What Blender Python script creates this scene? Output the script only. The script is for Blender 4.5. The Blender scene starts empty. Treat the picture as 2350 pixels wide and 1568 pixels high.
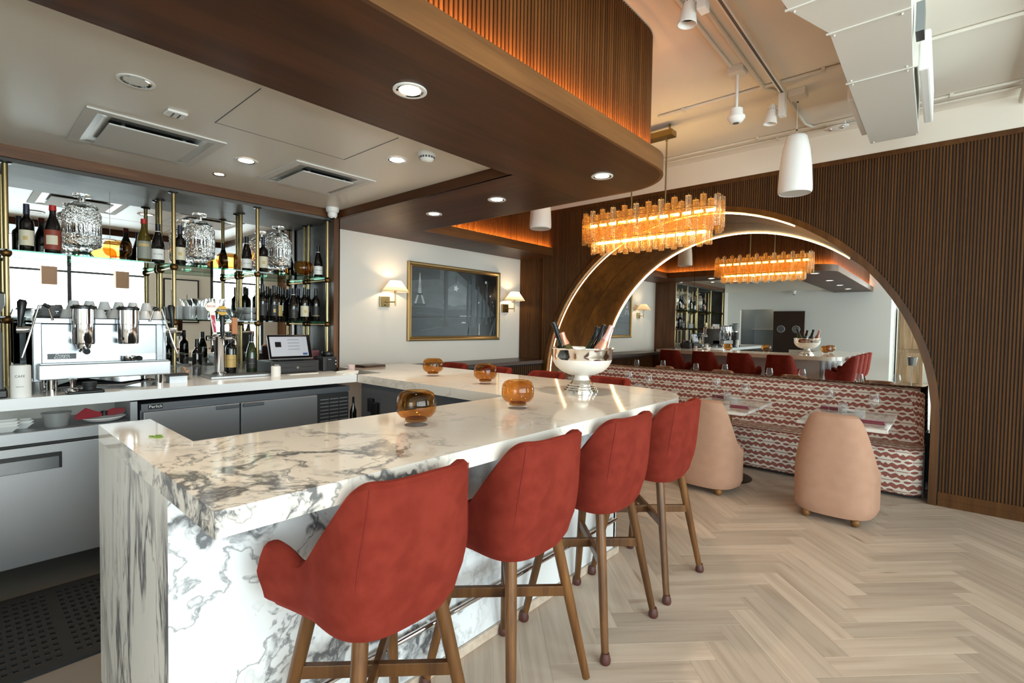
import bpy, bmesh, math, random
from mathutils import Vector, Matrix
random.seed(7)
PI = math.pi
scene = bpy.context.scene
COL = scene.collection

# ------------------------------------------------------------------ camera
F_PX, YAW, PITCH, ROLL = 1126.822, 0.721863, 0.0318507, 0.0158111
cy, sy, cp, sp, cr, sr = math.cos(YAW), math.sin(YAW), math.cos(PITCH), math.sin(PITCH), math.cos(ROLL), math.sin(ROLL)
FWD = Vector((-sy*cp, cy*cp, -sp)); RGT = Vector((cy, sy, 0)); UPV = RGT.cross(FWD)
R2 = RGT*cr + UPV*sr; U2 = -RGT*sr + UPV*cr
camd = bpy.data.cameras.new('camera'); camd.sensor_width = 36; camd.lens = F_PX/2350*36; camd.clip_start = .05; camd.clip_end = 200
cam = bpy.data.objects.new('camera', camd); COL.objects.link(cam)
m = Matrix((R2, U2, -FWD)).transposed().to_4x4(); m.translation = Vector((0, 0, 1.5)); cam.matrix_world = m
scene.camera = cam

# ------------------------------------------------------------------ world, daylight, exposure
w = bpy.data.worlds.new('sky'); scene.world = w; w.use_nodes = True
wn = w.node_tree.nodes['Background']; wn.inputs[0].default_value = (.86, .93, 1, 1); wn.inputs[1].default_value = 1.6
vs = scene.view_settings
vs.view_transform = 'Standard'; vs.look = 'None'; vs.gamma = 1; vs.use_curve_mapping = False; vs.exposure = 0.0
scene.cycles.use_denoising = True
scene.cycles.max_bounces = 9; scene.cycles.diffuse_bounces = 4; scene.cycles.glossy_bounces = 6
scene.cycles.transmission_bounces = 8; scene.cycles.transparent_max_bounces = 40
scene.cycles.caustics_reflective = False; scene.cycles.caustics_refractive = False
scene.cycles.sample_clamp_indirect = 6; scene.cycles.use_light_tree = True
def daylight(name, loc, rot, sx, sy_, L, color):
    d = bpy.data.lights.new(name, 'AREA'); d.shape = 'RECTANGLE'; d.size = sx; d.size_y = sy_
    d.energy = L*PI*sx*sy_; d.color = color
    o = bpy.data.objects.new(name, d); COL.objects.link(o); o.location = loc; o.rotation_euler = rot
    return o
DAY = (.90, .96, 1.0)
# daylight entering through the window wall (east) and the glazed front beyond the hall
daylight('window_daylight', (3.72, .2, 1.85), (0, PI/2, 0), 2.6, 5.2, 13.5, DAY)
daylight('window_daylight', (3.72, 4.66, 1.85), (0, PI/2, 0), 2.6, 1.15, 13.5, DAY)
daylight('window_daylight', (1.4, -6.22, 1.75), (PI/2, 0, 0), 3.6, 2.5, 12, DAY)

# ------------------------------------------------------------------ mesh helpers
class MB:
    def __init__(s): s.v = []; s.f = []; s.m = []; s.mi = 0; s.uv = None
    def add(s, vs_, fs):
        b = len(s.v); s.v += [tuple(p) for p in vs_]
        for f in fs: s.f.append(tuple(i+b for i in f)); s.m.append(s.mi)
        return s
    def box(s, x0, x1, y0, y1, z0, z1, rot=None, bev=0):
        if bev > 0:
            bm = bmesh.new(); bmesh.ops.create_cube(bm, size=1)
            for v in bm.verts: v.co = Vector(((x0+x1)/2+v.co.x*(x1-x0), (y0+y1)/2+v.co.y*(y1-y0), (z0+z1)/2+v.co.z*(z1-z0)))
            bmesh.ops.bevel(bm, geom=bm.edges[:], offset=bev, segments=2, affect='EDGES', profile=.5)
            bm.verts.index_update(); P = [v.co.copy() for v in bm.verts]; Fs = [[v.index for v in f.verts] for f in bm.faces]; bm.free()
        else:
            P = [Vector((x, y, z)) for z in (z0, z1) for y in (y0, y1) for x in (x0, x1)]
            Fs = [(0,2,3,1),(4,5,7,6),(0,1,5,4),(2,6,7,3),(0,4,6,2),(1,3,7,5)]
        if rot is not None: P = [rot @ p for p in P]
        return s.add(P, Fs)
    def tube(s, pts, r, n=10, caps=True):
        pts = [Vector(p) for p in pts]; k = len(pts); rs = r if isinstance(r, (list, tuple)) else [r]*k
        V = []; prev = None
        for i, p in enumerate(pts):
            t = (pts[min(i+1, k-1)]-pts[max(i-1, 0)]).normalized()
            if prev is None:
                a = Vector((0, 0, 1)) if abs(t.z) < .9 else Vector((1, 0, 0)); u = t.cross(a).normalized()
            else:
                u = (prev - t*prev.dot(t)); u = u.normalized() if u.length > 1e-6 else t.cross(Vector((0, 0, 1))).normalized()
            prev = u; wv = t.cross(u)
            for j in range(n):
                a = 2*PI*j/n; V.append(p + (u*math.cos(a)+wv*math.sin(a))*rs[i])
        Fs = [(i*n+j, i*n+(j+1) % n, (i+1)*n+(j+1) % n, (i+1)*n+j) for i in range(k-1) for j in range(n)]
        if caps: Fs += [tuple(range(n-1, -1, -1)), tuple((k-1)*n+j for j in range(n))]
        return s.add(V, Fs)
    def lathe(s, prof, n=24, c=(0, 0, 0), cap=False, sx=1, sy=1, flute=0, fa=0):
        V = []; c = Vector(c)
        for (r, z) in prof:
            for j in range(n):
                a = 2*PI*j/n; rr = r*(1+(fa*math.cos(flute*a) if flute else 0))
                V.append(c+Vector((rr*math.cos(a)*sx, rr*math.sin(a)*sy, z)))
        k = len(prof)
        Fs = [(i*n+j, i*n+(j+1) % n, (i+1)*n+(j+1) % n, (i+1)*n+j) for i in range(k-1) for j in range(n)]
        if cap: Fs += [tuple(range(n-1, -1, -1)), tuple((k-1)*n+j for j in range(n))]
        return s.add(V, Fs)
    def prism(s, poly, z0, z1, holes=None):
        n = len(poly); V = [(x, y, z0) for x, y in poly]+[(x, y, z1) for x, y in poly]
        Fs = [tuple(range(n-1, -1, -1)), tuple(range(n, 2*n))]+[(i, (i+1) % n, n+(i+1) % n, n+i) for i in range(n)]
        return s.add(V, Fs)
    def prismv(s, poly, a, b, ax):      # poly in the other two axes, extruded along ax
        def P(p, t): return (t, p[0], p[1]) if ax == 0 else (p[0], t, p[1])
        n = len(poly); V = [P(p, a) for p in poly]+[P(p, b) for p in poly]
        Fs = [tuple(range(n-1, -1, -1)), tuple(range(n, 2*n))]+[(i, (i+1) % n, n+(i+1) % n, n+i) for i in range(n)]
        return s.add(V, Fs)
    def grid(s, rows, closeu=False, closev=False):
        k = len(rows); n = len(rows[0]); V = [p for r in rows for p in r]; Fs = []
        for i in range(k if closev else k-1):
            for j in range(n if closeu else n-1):
                Fs.append((i*n+j, i*n+(j+1) % n, ((i+1) % k)*n+(j+1) % n, ((i+1) % k)*n+j))
        return s.add(V, Fs)
    def ball(s, c, r, n=12, sz=1):
        pr_ = [(max(1e-4, r*math.sin(PI*i/8)), -r*sz*math.cos(PI*i/8)) for i in range(9)]
        return s.lathe(pr_, n, c)
def fixn(me):
    bm = bmesh.new(); bm.from_mesh(me); bmesh.ops.recalc_face_normals(bm, faces=bm.faces[:]); bm.to_mesh(me); bm.free()
def mesh(name, mb, mat, smooth=False, fix=True):
    me = bpy.data.meshes.new(name); me.from_pydata(mb.v, [], mb.f)
    for mm in (mat if isinstance(mat, (list, tuple)) else [mat]): me.materials.append(M[mm])
    me.polygons.foreach_set('material_index', mb.m)
    if fix: fixn(me)
    if smooth:
        try: me.shade_smooth_by_angle = None
        except Exception: pass
        me.polygons.foreach_set('use_smooth', [True]*len(me.polygons))
        try: me.set_sharp_from_angle(angle=math.radians(40))
        except Exception: pass
    me.update(); return me
def obj(name, mb, mat, parent=None, smooth=False, loc=None, rot=None, fix=True):
    me = mb if isinstance(mb, bpy.types.Mesh) else mesh(name, mb, mat, smooth, fix)
    o = bpy.data.objects.new(name, me); COL.objects.link(o)
    if parent is not None: o.parent = parent
    if loc is not None: o.location = loc
    if rot is not None: o.rotation_euler = rot
    return o
def tag(o, label, cat, group=None):
    o['label'] = label; o['category'] = cat
    if group: o['group'] = group
    return o
def struct(o, label=None, cat=None):
    o['kind'] = 'structure'
    if label: o['label'] = label
    if cat: o['category'] = cat
    return o
def stuff(o): o['kind'] = 'stuff'; return o
def thing(name, label, cat, loc=(0, 0, 0), rz=0, group=None):
    o = bpy.data.objects.new(name, None); COL.objects.link(o); o.empty_display_size = .1
    o.location = loc; o.rotation_euler = (0, 0, rz); tag(o, label, cat, group); return o
def sthing(name, label, cat, loc=(0, 0, 0)):
    o = bpy.data.objects.new(name, None); COL.objects.link(o); o.empty_display_size = .1; o.location = loc
    return struct(o, label, cat)
def dup(root, loc, rz=None, label=None, group=None):
    r = root.copy(); COL.objects.link(r); r.location = loc
    if rz is not None: r.rotation_euler = (0, 0, rz)
    if label: r['label'] = label
    if group: r['group'] = group
    for ch in root.children:
        c = ch.copy(); COL.objects.link(c); c.parent = r
        for g in ch.children:
            d = g.copy(); COL.objects.link(d); d.parent = c
    return r
def text_mb(txt, size, mb=None, fn=None, shear=0):
    cu = bpy.data.curves.new('lettering', 'FONT'); cu.body = txt; cu.size = size; cu.align_x = 'CENTER'; cu.align_y = 'CENTER'; cu.shear = shear
    cu.resolution_u = 3
    o = bpy.data.objects.new('lettering', cu); COL.objects.link(o)
    dg = bpy.context.evaluated_depsgraph_get(); me = o.evaluated_get(dg).to_mesh()
    V = [fn(v.co.x, v.co.y) if fn else tuple(v.co) for v in me.vertices]; Fs = [tuple(p.vertices) for p in me.polygons]
    o.evaluated_get(dg).to_mesh_clear(); bpy.data.objects.remove(o); bpy.data.curves.remove(cu)
    mb = mb or MB(); mb.add(V, Fs); return mb
def arc(cx, cy_, r, a0, a1, n):
    return [(cx+r*math.cos(math.radians(a0+(a1-a0)*i/n)), cy_+r*math.sin(math.radians(a0+(a1-a0)*i/n))) for i in range(n+1)]

# ------------------------------------------------------------------ materials
M = {}
def lin(h):
    if isinstance(h, str):
        c = [int(h[i:i+2], 16)/255 for i in (0, 2, 4)]
        return tuple(x/12.92 if x <= .04045 else ((x+.055)/1.055)**2.4 for x in c)+(1,)
    return tuple(h)+(1,) if len(h) == 3 else tuple(h)
def base(name):
    mt = bpy.data.materials.new(name); mt.use_nodes = True; M[name] = mt
    nt = mt.node_tree; return mt, nt, nt.nodes['Principled BSDF']
def node(nt, t, **kw):
    n = nt.nodes.new(t)
    for k, v in kw.items():
        if k.startswith('_'): n.inputs[int(k[1:])].default_value = v
        else: setattr(n, k, v)
    return n
def plain(name, col, rough=.5, metal=0, spec=.5, coat=0, sheen=0, aniso=0):
    mt, nt, b = base(name); b.inputs['Base Color'].default_value = lin(col); b.inputs['Roughness'].default_value = rough
    b.inputs['Metallic'].default_value = metal; b.inputs['Specular IOR Level'].default_value = spec; b.inputs['Coat Weight'].default_value = coat
    b.inputs['Sheen Weight'].default_value = sheen; b.inputs['Anisotropic'].default_value = aniso
    return mt
def emit(name, col, s):
    mt, nt, b = base(name); b.inputs['Base Color'].default_value = lin(col); b.inputs['Emission Color'].default_value = lin(col); b.inputs['Emission Strength'].default_value = s; return mt
def coords(nt, scale=(1, 1, 1), kind='Object'):
    tc = node(nt, 'ShaderNodeTexCoord'); mp = node(nt, 'ShaderNodeMapping'); mp.inputs['Scale'].default_value = scale
    nt.links.new(tc.outputs[kind], mp.inputs['Vector']); return mp.outputs[0]
def ramp(nt, fac, stops):
    r = node(nt, 'ShaderNodeValToRGB'); e = r.color_ramp.elements
    while len(e) < len(stops): e.new(.5)
    for i, (p, c) in enumerate(stops): e[i].position = p; e[i].color = lin(c)
    nt.links.new(fac, r.inputs[0]); return r.outputs[0]
def math_(nt, op, a, b=None, c=None, clamp=False):
    n = node(nt, 'ShaderNodeMath', operation=op, use_clamp=clamp)
    for i, x in enumerate((a, b, c)):
        if x is None: continue
        if isinstance(x, (int, float)): n.inputs[i].default_value = x
        else: nt.links.new(x, n.inputs[i])
    return n.outputs[0]
def mixc(nt, fac, a, b, mode='MIX'):
    n = node(nt, 'ShaderNodeMix', data_type='RGBA', blend_type=mode)
    for i, x in ((0, fac), (6, a), (7, b)):
        if isinstance(x, (int, float)): n.inputs[i].default_value = x
        elif isinstance(x, (str, tuple)): n.inputs[i].default_value = lin(x)
        else: nt.links.new(x, n.inputs[i])
    return n.outputs[2]
def bump(nt, b, h, strength=.2, dist=.01):
    n = node(nt, 'ShaderNodeBump'); n.inputs['Strength'].default_value = strength; n.inputs['Distance'].default_value = dist
    nt.links.new(h, n.inputs['Height']); nt.links.new(n.outputs[0], b.inputs['Normal'])
def wood(name, c1, c2, c3, axis=2, rough=.45, rnd=.25, spec=.4, sc=1.0, dk=.55):
    mt, nt, b = base(name); s = [22*sc]*3; s[axis] = 1.1*sc
    v = coords(nt, tuple(s)); n1 = node(nt, 'ShaderNodeTexNoise'); n1.inputs['Scale'].default_value = 1; n1.inputs['Detail'].default_value = 6; n1.inputs['Roughness'].default_value = .65
    oi = node(nt, 'ShaderNodeObjectInfo')
    off = node(nt, 'ShaderNodeVectorMath', operation='ADD'); nt.links.new(v, off.inputs[0])
    cmb = node(nt, 'ShaderNodeCombineXYZ'); k = math_(nt, 'MULTIPLY', oi.outputs['Random'], 37.0)
    for i in range(3): nt.links.new(k, cmb.inputs[i])
    nt.links.new(cmb.outputs[0], off.inputs[1]); nt.links.new(off.outputs[0], n1.inputs['Vector'])
    s2 = [3.2*sc]*3; s2[axis] = .8*sc
    v2 = coords(nt, tuple(s2)); n2 = node(nt, 'ShaderNodeTexNoise'); n2.inputs['Scale'].default_value = 1; n2.inputs['Detail'].default_value = 3
    off2 = node(nt, 'ShaderNodeVectorMath', operation='ADD'); nt.links.new(v2, off2.inputs[0]); nt.links.new(cmb.outputs[0], off2.inputs[1]); nt.links.new(off2.outputs[0], n2.inputs['Vector'])
    col = ramp(nt, n1.outputs[0], [(.3, c1), (.5, c2), (.72, c3)])
    dark = ramp(nt, n2.outputs[0], [(.35, (dk, dk, dk)), (.6, (1, 1, 1))])
    col = mixc(nt, 1.0, col, dark, 'MULTIPLY')
    lo, hi = 1-rnd, 1+rnd*.6
    rv = math_(nt, 'MULTIPLY_ADD', oi.outputs['Random'], hi-lo, lo)
    hs = node(nt, 'ShaderNodeHueSaturation'); nt.links.new(col, hs.inputs['Color']); nt.links.new(rv, hs.inputs['Value'])
    nt.links.new(hs.outputs[0], b.inputs['Base Color']); b.inputs['Roughness'].default_value = rough; b.inputs['Specular IOR Level'].default_value = spec
    bump(nt, b, n1.outputs[0], .12, .002)
    return mt
wood('slat_wood', '4d2e13', '5a3818', '66411e', 2, .55, .07, .18, 1.0, .78)
wood('soffit_wood_y', '3f2311', '512f18', '61391e', 1, .42, .1, .25, .6)
wood('soffit_wood_x', '3f2311', '512f18', '61391e', 0, .42, .1, .25, .6)
wood('lip_wood', '5a371b', '714a26', '82572f', 1, .42, .1, .4, .7)
wood('post_wood', '4c2f1c', '694429', '7c5535', 2, .4, .05)
wood('beam_wood', '4c2f1c', '694429', '7c5535', 1, .4, .05)
wood('ledge_wood', '3d2a1f', '4a3427', '574033', 1, .35, .05)
wood('arch_wood', '4f2d0c', '653d10', '774a17', 2, .38, .05, .3, .7)
wood('leg_wood', '4a2c17', '66411f', '7b522b', 2, .35, .12)
wood('ball_wood', '6b4522', '85592e', '96693a', 2, .4, .05)
wood('cabinet_wood', '8d6f52', 'a98b6c', 'bda180', 2, .6, .1)
wood('niche_grey', '4a4743', '5d5a56', '6c6964', 1, .5, .05, .4)
def floorwood():
    mt, nt, b = base('plank_oak'); oi = node(nt, 'ShaderNodeObjectInfo')
    v = coords(nt, (1.6, 26, 26)); cmb = node(nt, 'ShaderNodeCombineXYZ'); k = math_(nt, 'MULTIPLY', oi.outputs['Random'], 53.0)
    for i in range(3): nt.links.new(k, cmb.inputs[i])
    a = node(nt, 'ShaderNodeVectorMath', operation='ADD'); nt.links.new(v, a.inputs[0]); nt.links.new(cmb.outputs[0], a.inputs[1])
    n1 = node(nt, 'ShaderNodeTexNoise'); n1.inputs['Scale'].default_value = 1; n1.inputs['Detail'].default_value = 6; nt.links.new(a.outputs[0], n1.inputs['Vector'])
    col = ramp(nt, n1.outputs[0], [(.25, 'ad9a88'), (.5, 'c2af9d'), (.75, 'cdbcab')])
    v3 = coords(nt, (5, 22, 22)); a3 = node(nt, 'ShaderNodeVectorMath', operation='ADD'); nt.links.new(v3, a3.inputs[0]); nt.links.new(cmb.outputs[0], a3.inputs[1])
    n3 = node(nt, 'ShaderNodeTexNoise'); n3.inputs['Scale'].default_value = .5; n3.inputs['Detail'].default_value = 1; nt.links.new(a3.outputs[0], n3.inputs['Vector'])
    knot = ramp(nt, n3.outputs[0], [(.72, (1, 1, 1)), (.82, (.55, .45, .38))])
    col = mixc(nt, .8, col, knot, 'MULTIPLY')
    hs = node(nt, 'ShaderNodeHueSaturation'); nt.links.new(col, hs.inputs['Color']); nt.links.new(math_(nt, 'MULTIPLY_ADD', oi.outputs['Random'], .26, .80), hs.inputs['Value'])
    nt.links.new(hs.outputs[0], b.inputs['Base Color']); b.inputs['Roughness'].default_value = .42; b.inputs['Specular IOR Level'].default_value = .35
    bump(nt, b, n1.outputs[0], .06, .002)
floorwood()
def marble(name, hot=None, basec='ebe8e3', dens=1.0, stretch=(1, 1, 1), rough=.07):
    mt, nt, b = base(name); tc = node(nt, 'ShaderNodeTexCoord'); P0 = tc.outputs['Object']; P = coords(nt, stretch)
    def nz(scale, detail, vec, rough=.55):
        n = node(nt, 'ShaderNodeTexNoise'); n.inputs['Scale'].default_value = scale; n.inputs['Detail'].default_value = detail; n.inputs['Roughness'].default_value = rough
        nt.links.new(vec, n.inputs['Vector']); return n
    d1 = nz(1.9, 5, P); s1 = node(nt, 'ShaderNodeVectorMath', operation='MULTIPLY_ADD'); nt.links.new(d1.outputs['Color'], s1.inputs[0]); s1.inputs[1].default_value = (.9, .9, .9); nt.links.new(P, s1.inputs[2])
    def ridge(scale, detail, wdt, vec):
        n = nz(scale, detail, vec); r = math_(nt, 'ABSOLUTE', math_(nt, 'SUBTRACT', n.outputs[0], .5)); q = math_(nt, 'DIVIDE', r, wdt)
        return math_(nt, 'SUBTRACT', 1.0, q, clamp=True)
    v1 = ridge(1.15, 9, .030, s1.outputs[0]); v2 = ridge(2.6, 8, .020, s1.outputs[0]); v3 = ridge(.8, 10, .012, s1.outputs[0])
    mk = nz(.9, 2, P); mk1 = math_(nt, 'MULTIPLY', math_(nt, 'SUBTRACT', mk.outputs[0], .46), 5.0, clamp=True)
    if hot:
        vd = node(nt, 'ShaderNodeVectorMath', operation='DISTANCE'); nt.links.new(P0, vd.inputs[0]); vd.inputs[1].default_value = hot[:3]
        dist = math_(nt, 'ADD', vd.outputs['Value'], math_(nt, 'MULTIPLY', math_(nt, 'SUBTRACT', d1.outputs[0], .5), .9))
        h = math_(nt, 'SUBTRACT', 1.0, math_(nt, 'DIVIDE', dist, hot[3]), clamp=True); h = math_(nt, 'MULTIPLY', h, 1.9, clamp=True)
    else: h = mk1
    fac = math_(nt, 'ADD', math_(nt, 'MULTIPLY', v1, math_(nt, 'ADD', math_(nt, 'MULTIPLY', h, 1.05), .035)), math_(nt, 'MULTIPLY', v2, math_(nt, 'MULTIPLY', h, .75)))
    fac = math_(nt, 'ADD', fac, math_(nt, 'MULTIPLY', v3, .22*dens), clamp=True)
    col = mixc(nt, math_(nt, 'MULTIPLY', mk1, .35), basec, 'dedad4')
    col = mixc(nt, math_(nt, 'MULTIPLY', fac, .92), col, '55565a')
    nt.links.new(col, b.inputs['Base Color']); b.inputs['Roughness'].default_value = rough; b.inputs['Specular IOR Level'].default_value = .5
    return mt
marble('marble_top', (-1.40, .55, 1.07, .80), 'e6dfd5')
marble('marble_front', (-1.65, .62, .5, 1.15), 'e4e6e8', 1.0, (1, 1, 1), .2)
marble('marble_end', (-1.9, .38, .35, .75), 'd6d3cd', .9, (1.6, 1, .32), .4)
marble('marble_table', None, 'ddd6ce', 2.6, (3.2, 3.2, 3.2))
plain('white_quartz', 'eceef0', .2); plain('white_wall', 'e6e1d8', .75, spec=.2); plain('ceiling_white', 'e9e2d6', .7, spec=.25)
plain('bar_ceiling_paint', 'e0d8cc', .33, spec=.5); plain('white_paint', 'eeeeea', .45); plain('plaster', 'dfe0dd', .8, spec=.2)
plain('dark_grey', '55575b', .5); plain('black', '0c0c0d', .35); plain('black_matte', '18181a', .6); plain('charcoal', '2b2c2e', .45)
plain('rubber', '121213', .8); plain('concrete', '6e675f', .8)
plain('chrome', 'e8e8ea', .07, 1); plain('silver', 'f0eeea', .1, 1); plain('frosted_silver', 'efebe4', .4, .25)
plain('steel', 'b4b6b9', .38, .9, aniso=.6); plain('steel_dark', '7b7e83', .4, .9, aniso=.6); plain('steel_white', '85888b', .25, .85)
plain('brass', '97804f', .3, 1); plain('brass_light', 'a6936a', .32, 1); plain('brass_dark', '6b4e2c', .4, 1); plain('gold_frame', 'a3875a', .4, .75)
plain('bronze', '3a2c20', .4, .8); plain('column_bronze', '7a5a36', .4, .7)
plain('mirror', 'e9ebea', .0, 1)
plain('capsule_red', 'b5231c', .4); plain('capsule_navy', '23263c', .4); plain('capsule_black', '0d0d0f', .35); plain('capsule_white', 'e5e3e0', .4)
plain('bottle_black', '0a0708', .05, spec=.7); plain('bottle_green', '1d2a12', .06, spec=.7); plain('bottle_olive', '4a3d0c', .06, spec=.7)
plain('label_cream', 'd8cfb6', .6); plain('label_white', 'e8e6e2', .6); plain('label_gold', 'c3a566', .5); plain('label_red', '8c3a26', .55); plain('label_dark', '1e1c1c', .5)
plain('label_grey', '8b8c82', .55)
plain('ink', '1c1c1e', .6); plain('ink_gold', 'b9933f', .5, .3); plain('ink_white', 'efefef', .6); plain('ink_red', 'b02a4a', .6); plain('ink_blue', '2c4a8a', .6)
plain('pink_foil', 'e3b4b0', .3, .4); plain('rose_foil', 'd99a80', .3, .5); plain('dark_foil', '1a1c1f', .3, .3)
plain('napkin', '6f1224', .85, sheen=.4); plain('napkin_red', '8c1424', .85, sheen=.4); plain('paper', 'ece9e4', .8); plain('pink_cup', 'e5c9c6', .6)
plain('porcelain', 'eeeeec', .2); plain('cup_grey', 'cfd0d0', .35); plain('card_bag', '6b3a40', .4)
plain('foot_cap', '4b2620', .4); plain('cork_tan', 'b98a68', .7); plain('lime', '6f8a35', .6); plain('leather_brown', 'a8714b', .6)
plain('speaker_white', 'efefec', .5); plain('grille_white', 'd9d7d3', .6); plain('duct_white', 'dcdad2', .5); plain('conduit_white', 'ded8cc', .5)
plain('lens_black', '08080a', .1); plain('screen_frame', '0b0b0d', .15); plain('screen_grey', '6f727c', .15); plain('screen_dark', '15161a', .2); plain('screen_text', '8a8d97', .3)
plain('door_brown', '2b1a12', .4); plain('blind_brown', 'b3937c', .8); plain('kitchen_steel', '8f979c', .3, .9); plain('window_frame', '33363a', .5)
emit('lamp_warm', (1, .80, .55), 22); emit('bulb_amber', (1, .60, .20), 38); emit('led_strip', (1, .70, .36), 13); emit('cove_led', (1, .46, .12), 230); emit('screen_glow', (.42, .44, .5), .10)
def velvet(name, c1, c2, sheen=.6):
    mt, nt, b = base(name); v = coords(nt, (1, 1, 1)); n = node(nt, 'ShaderNodeTexNoise'); n.inputs['Scale'].default_value = 14; n.inputs['Detail'].default_value = 5; nt.links.new(v, n.inputs['Vector'])
    n2 = node(nt, 'ShaderNodeTexNoise'); n2.inputs['Scale'].default_value = 420; nt.links.new(v, n2.inputs['Vector'])
    nt.links.new(ramp(nt, n.outputs[0], [(.35, c1), (.65, c2)]), b.inputs['Base Color']); b.inputs['Roughness'].default_value = .85; b.inputs['Specular IOR Level'].default_value = .15
    b.inputs['Sheen Weight'].default_value = sheen; b.inputs['Sheen Roughness'].default_value = .35; b.inputs['Sheen Tint'].default_value = lin(c2)
    bump(nt, b, n2.outputs[0], .15, .002)
velvet('velvet_red', '6c2217', '7a2b1f', 1.0); velvet('velvet_seat', '6e2519', '7a2b1e', .3); velvet('velvet_peach', 'b58d76', 'ba927b', .4)
plain('seam_red', '7a1a12', .9); plain('seam_peach', 'a87c62', .9)
def glassy(name, tint, gl=.9, rough=.0, ior=1.45, bumps=0, bscale=60, haze=0, hazec='ffffff', cap=.45):
    mt, nt, b = base(name); nt.nodes.remove(b); out = nt.nodes['Material Output']
    tr = node(nt, 'ShaderNodeBsdfTransparent'); tr.inputs[0].default_value = lin(tint)
    gs = node(nt, 'ShaderNodeBsdfGlossy'); gs.inputs['Color'].default_value = (gl, gl, gl, 1); gs.inputs['Roughness'].default_value = rough
    fr = node(nt, 'ShaderNodeFresnel'); fr.inputs[0].default_value = ior
    if bumps:
        v = coords(nt); vo = node(nt, 'ShaderNodeTexVoronoi'); vo.inputs['Scale'].default_value = bscale; nt.links.new(v, vo.inputs['Vector'])
        bp = node(nt, 'ShaderNodeBump'); bp.inputs['Strength'].default_value = bumps; bp.inputs['Distance'].default_value = .01; nt.links.new(vo.outputs[0], bp.inputs['Height'])
        nt.links.new(bp.outputs[0], gs.inputs['Normal']); nt.links.new(bp.outputs[0], fr.inputs['Normal'])
    mx = node(nt, 'ShaderNodeMixShader'); nt.links.new(math_(nt, 'MINIMUM', fr.outputs[0], cap), mx.inputs[0]); nt.links.new(tr.outputs[0], mx.inputs[1]); nt.links.new(gs.outputs[0], mx.inputs[2])
    last = mx
    if haze:
        df = node(nt, 'ShaderNodeBsdfTranslucent'); df.inputs[0].default_value = lin(hazec); d2 = node(nt, 'ShaderNodeBsdfDiffuse'); d2.inputs[0].default_value = lin(hazec)
        m0 = node(nt, 'ShaderNodeMixShader'); nt.links.new(df.outputs[0], m0.inputs[1]); nt.links.new(d2.outputs[0], m0.inputs[2])
        m2 = node(nt, 'ShaderNodeMixShader'); m2.inputs[0].default_value = haze; nt.links.new(mx.outputs[0], m2.inputs[1]); nt.links.new(m0.outputs[0], m2.inputs[2]); last = m2
    nt.links.new(last.outputs[0], out.inputs[0]); return mt
glassy('glass', 'fcfdfd', 1.0, ior=1.3, haze=.035, cap=.22); glassy('glass_pane', 'f0f5f4', .9); glassy('glass_shelf', 'cfe6dc', .9, ior=1.4); glassy('glass_edge', '4f9a80', .9, ior=1.5)
glassy('amber_glass', (.74, .46, .18), 1.0, ior=1.4, cap=.16); glassy('amber_deep', (.6, .40, .2), 1.0, ior=1.5, cap=.2); cm, cnt_, cb_ = base('crystal'); cb_.inputs['Transmission Weight'].default_value = 1; cb_.inputs['Roughness'].default_value = .03; cb_.inputs['IOR'].default_value = 1.5; cb_.inputs['Base Color'].default_value = (.97, .98, .98, 1)
glassy('frosted_glass', 'fafbfb', 1.0, .05, 1.25, 0, 0, .14); glassy('rocks_frost', 'f4f6f6', 1.0, .08, 1.3, 0, 0, .38); glassy('chandelier_glass', (.95, .80, .52), 1.0, .05, 1.5, .35, 90, .17, (1, .62, .25)); glassy('chandelier_clear', (.98, .92, .84), 1.0, .05, 1.6, .35, 90, .10, (1, .8, .6))
glassy('plastic_clear', 'dfe3e3', .9, .15, 1.4, 0, 0, .25)
def shade_mat():
    mt, nt, b = base('lamp_shade_fabric'); nt.nodes.remove(b); out = nt.nodes['Material Output']
    t = node(nt, 'ShaderNodeBsdfTranslucent'); t.inputs[0].default_value = lin('f4e4c8'); d = node(nt, 'ShaderNodeBsdfDiffuse'); d.inputs[0].default_value = lin('f0e6d6')
    mx = node(nt, 'ShaderNodeMixShader'); mx.inputs[0].default_value = .45; nt.links.new(t.outputs[0], mx.inputs[1]); nt.links.new(d.outputs[0], mx.inputs[2]); nt.links.new(mx.outputs[0], out.inputs[0])
shade_mat()
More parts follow.
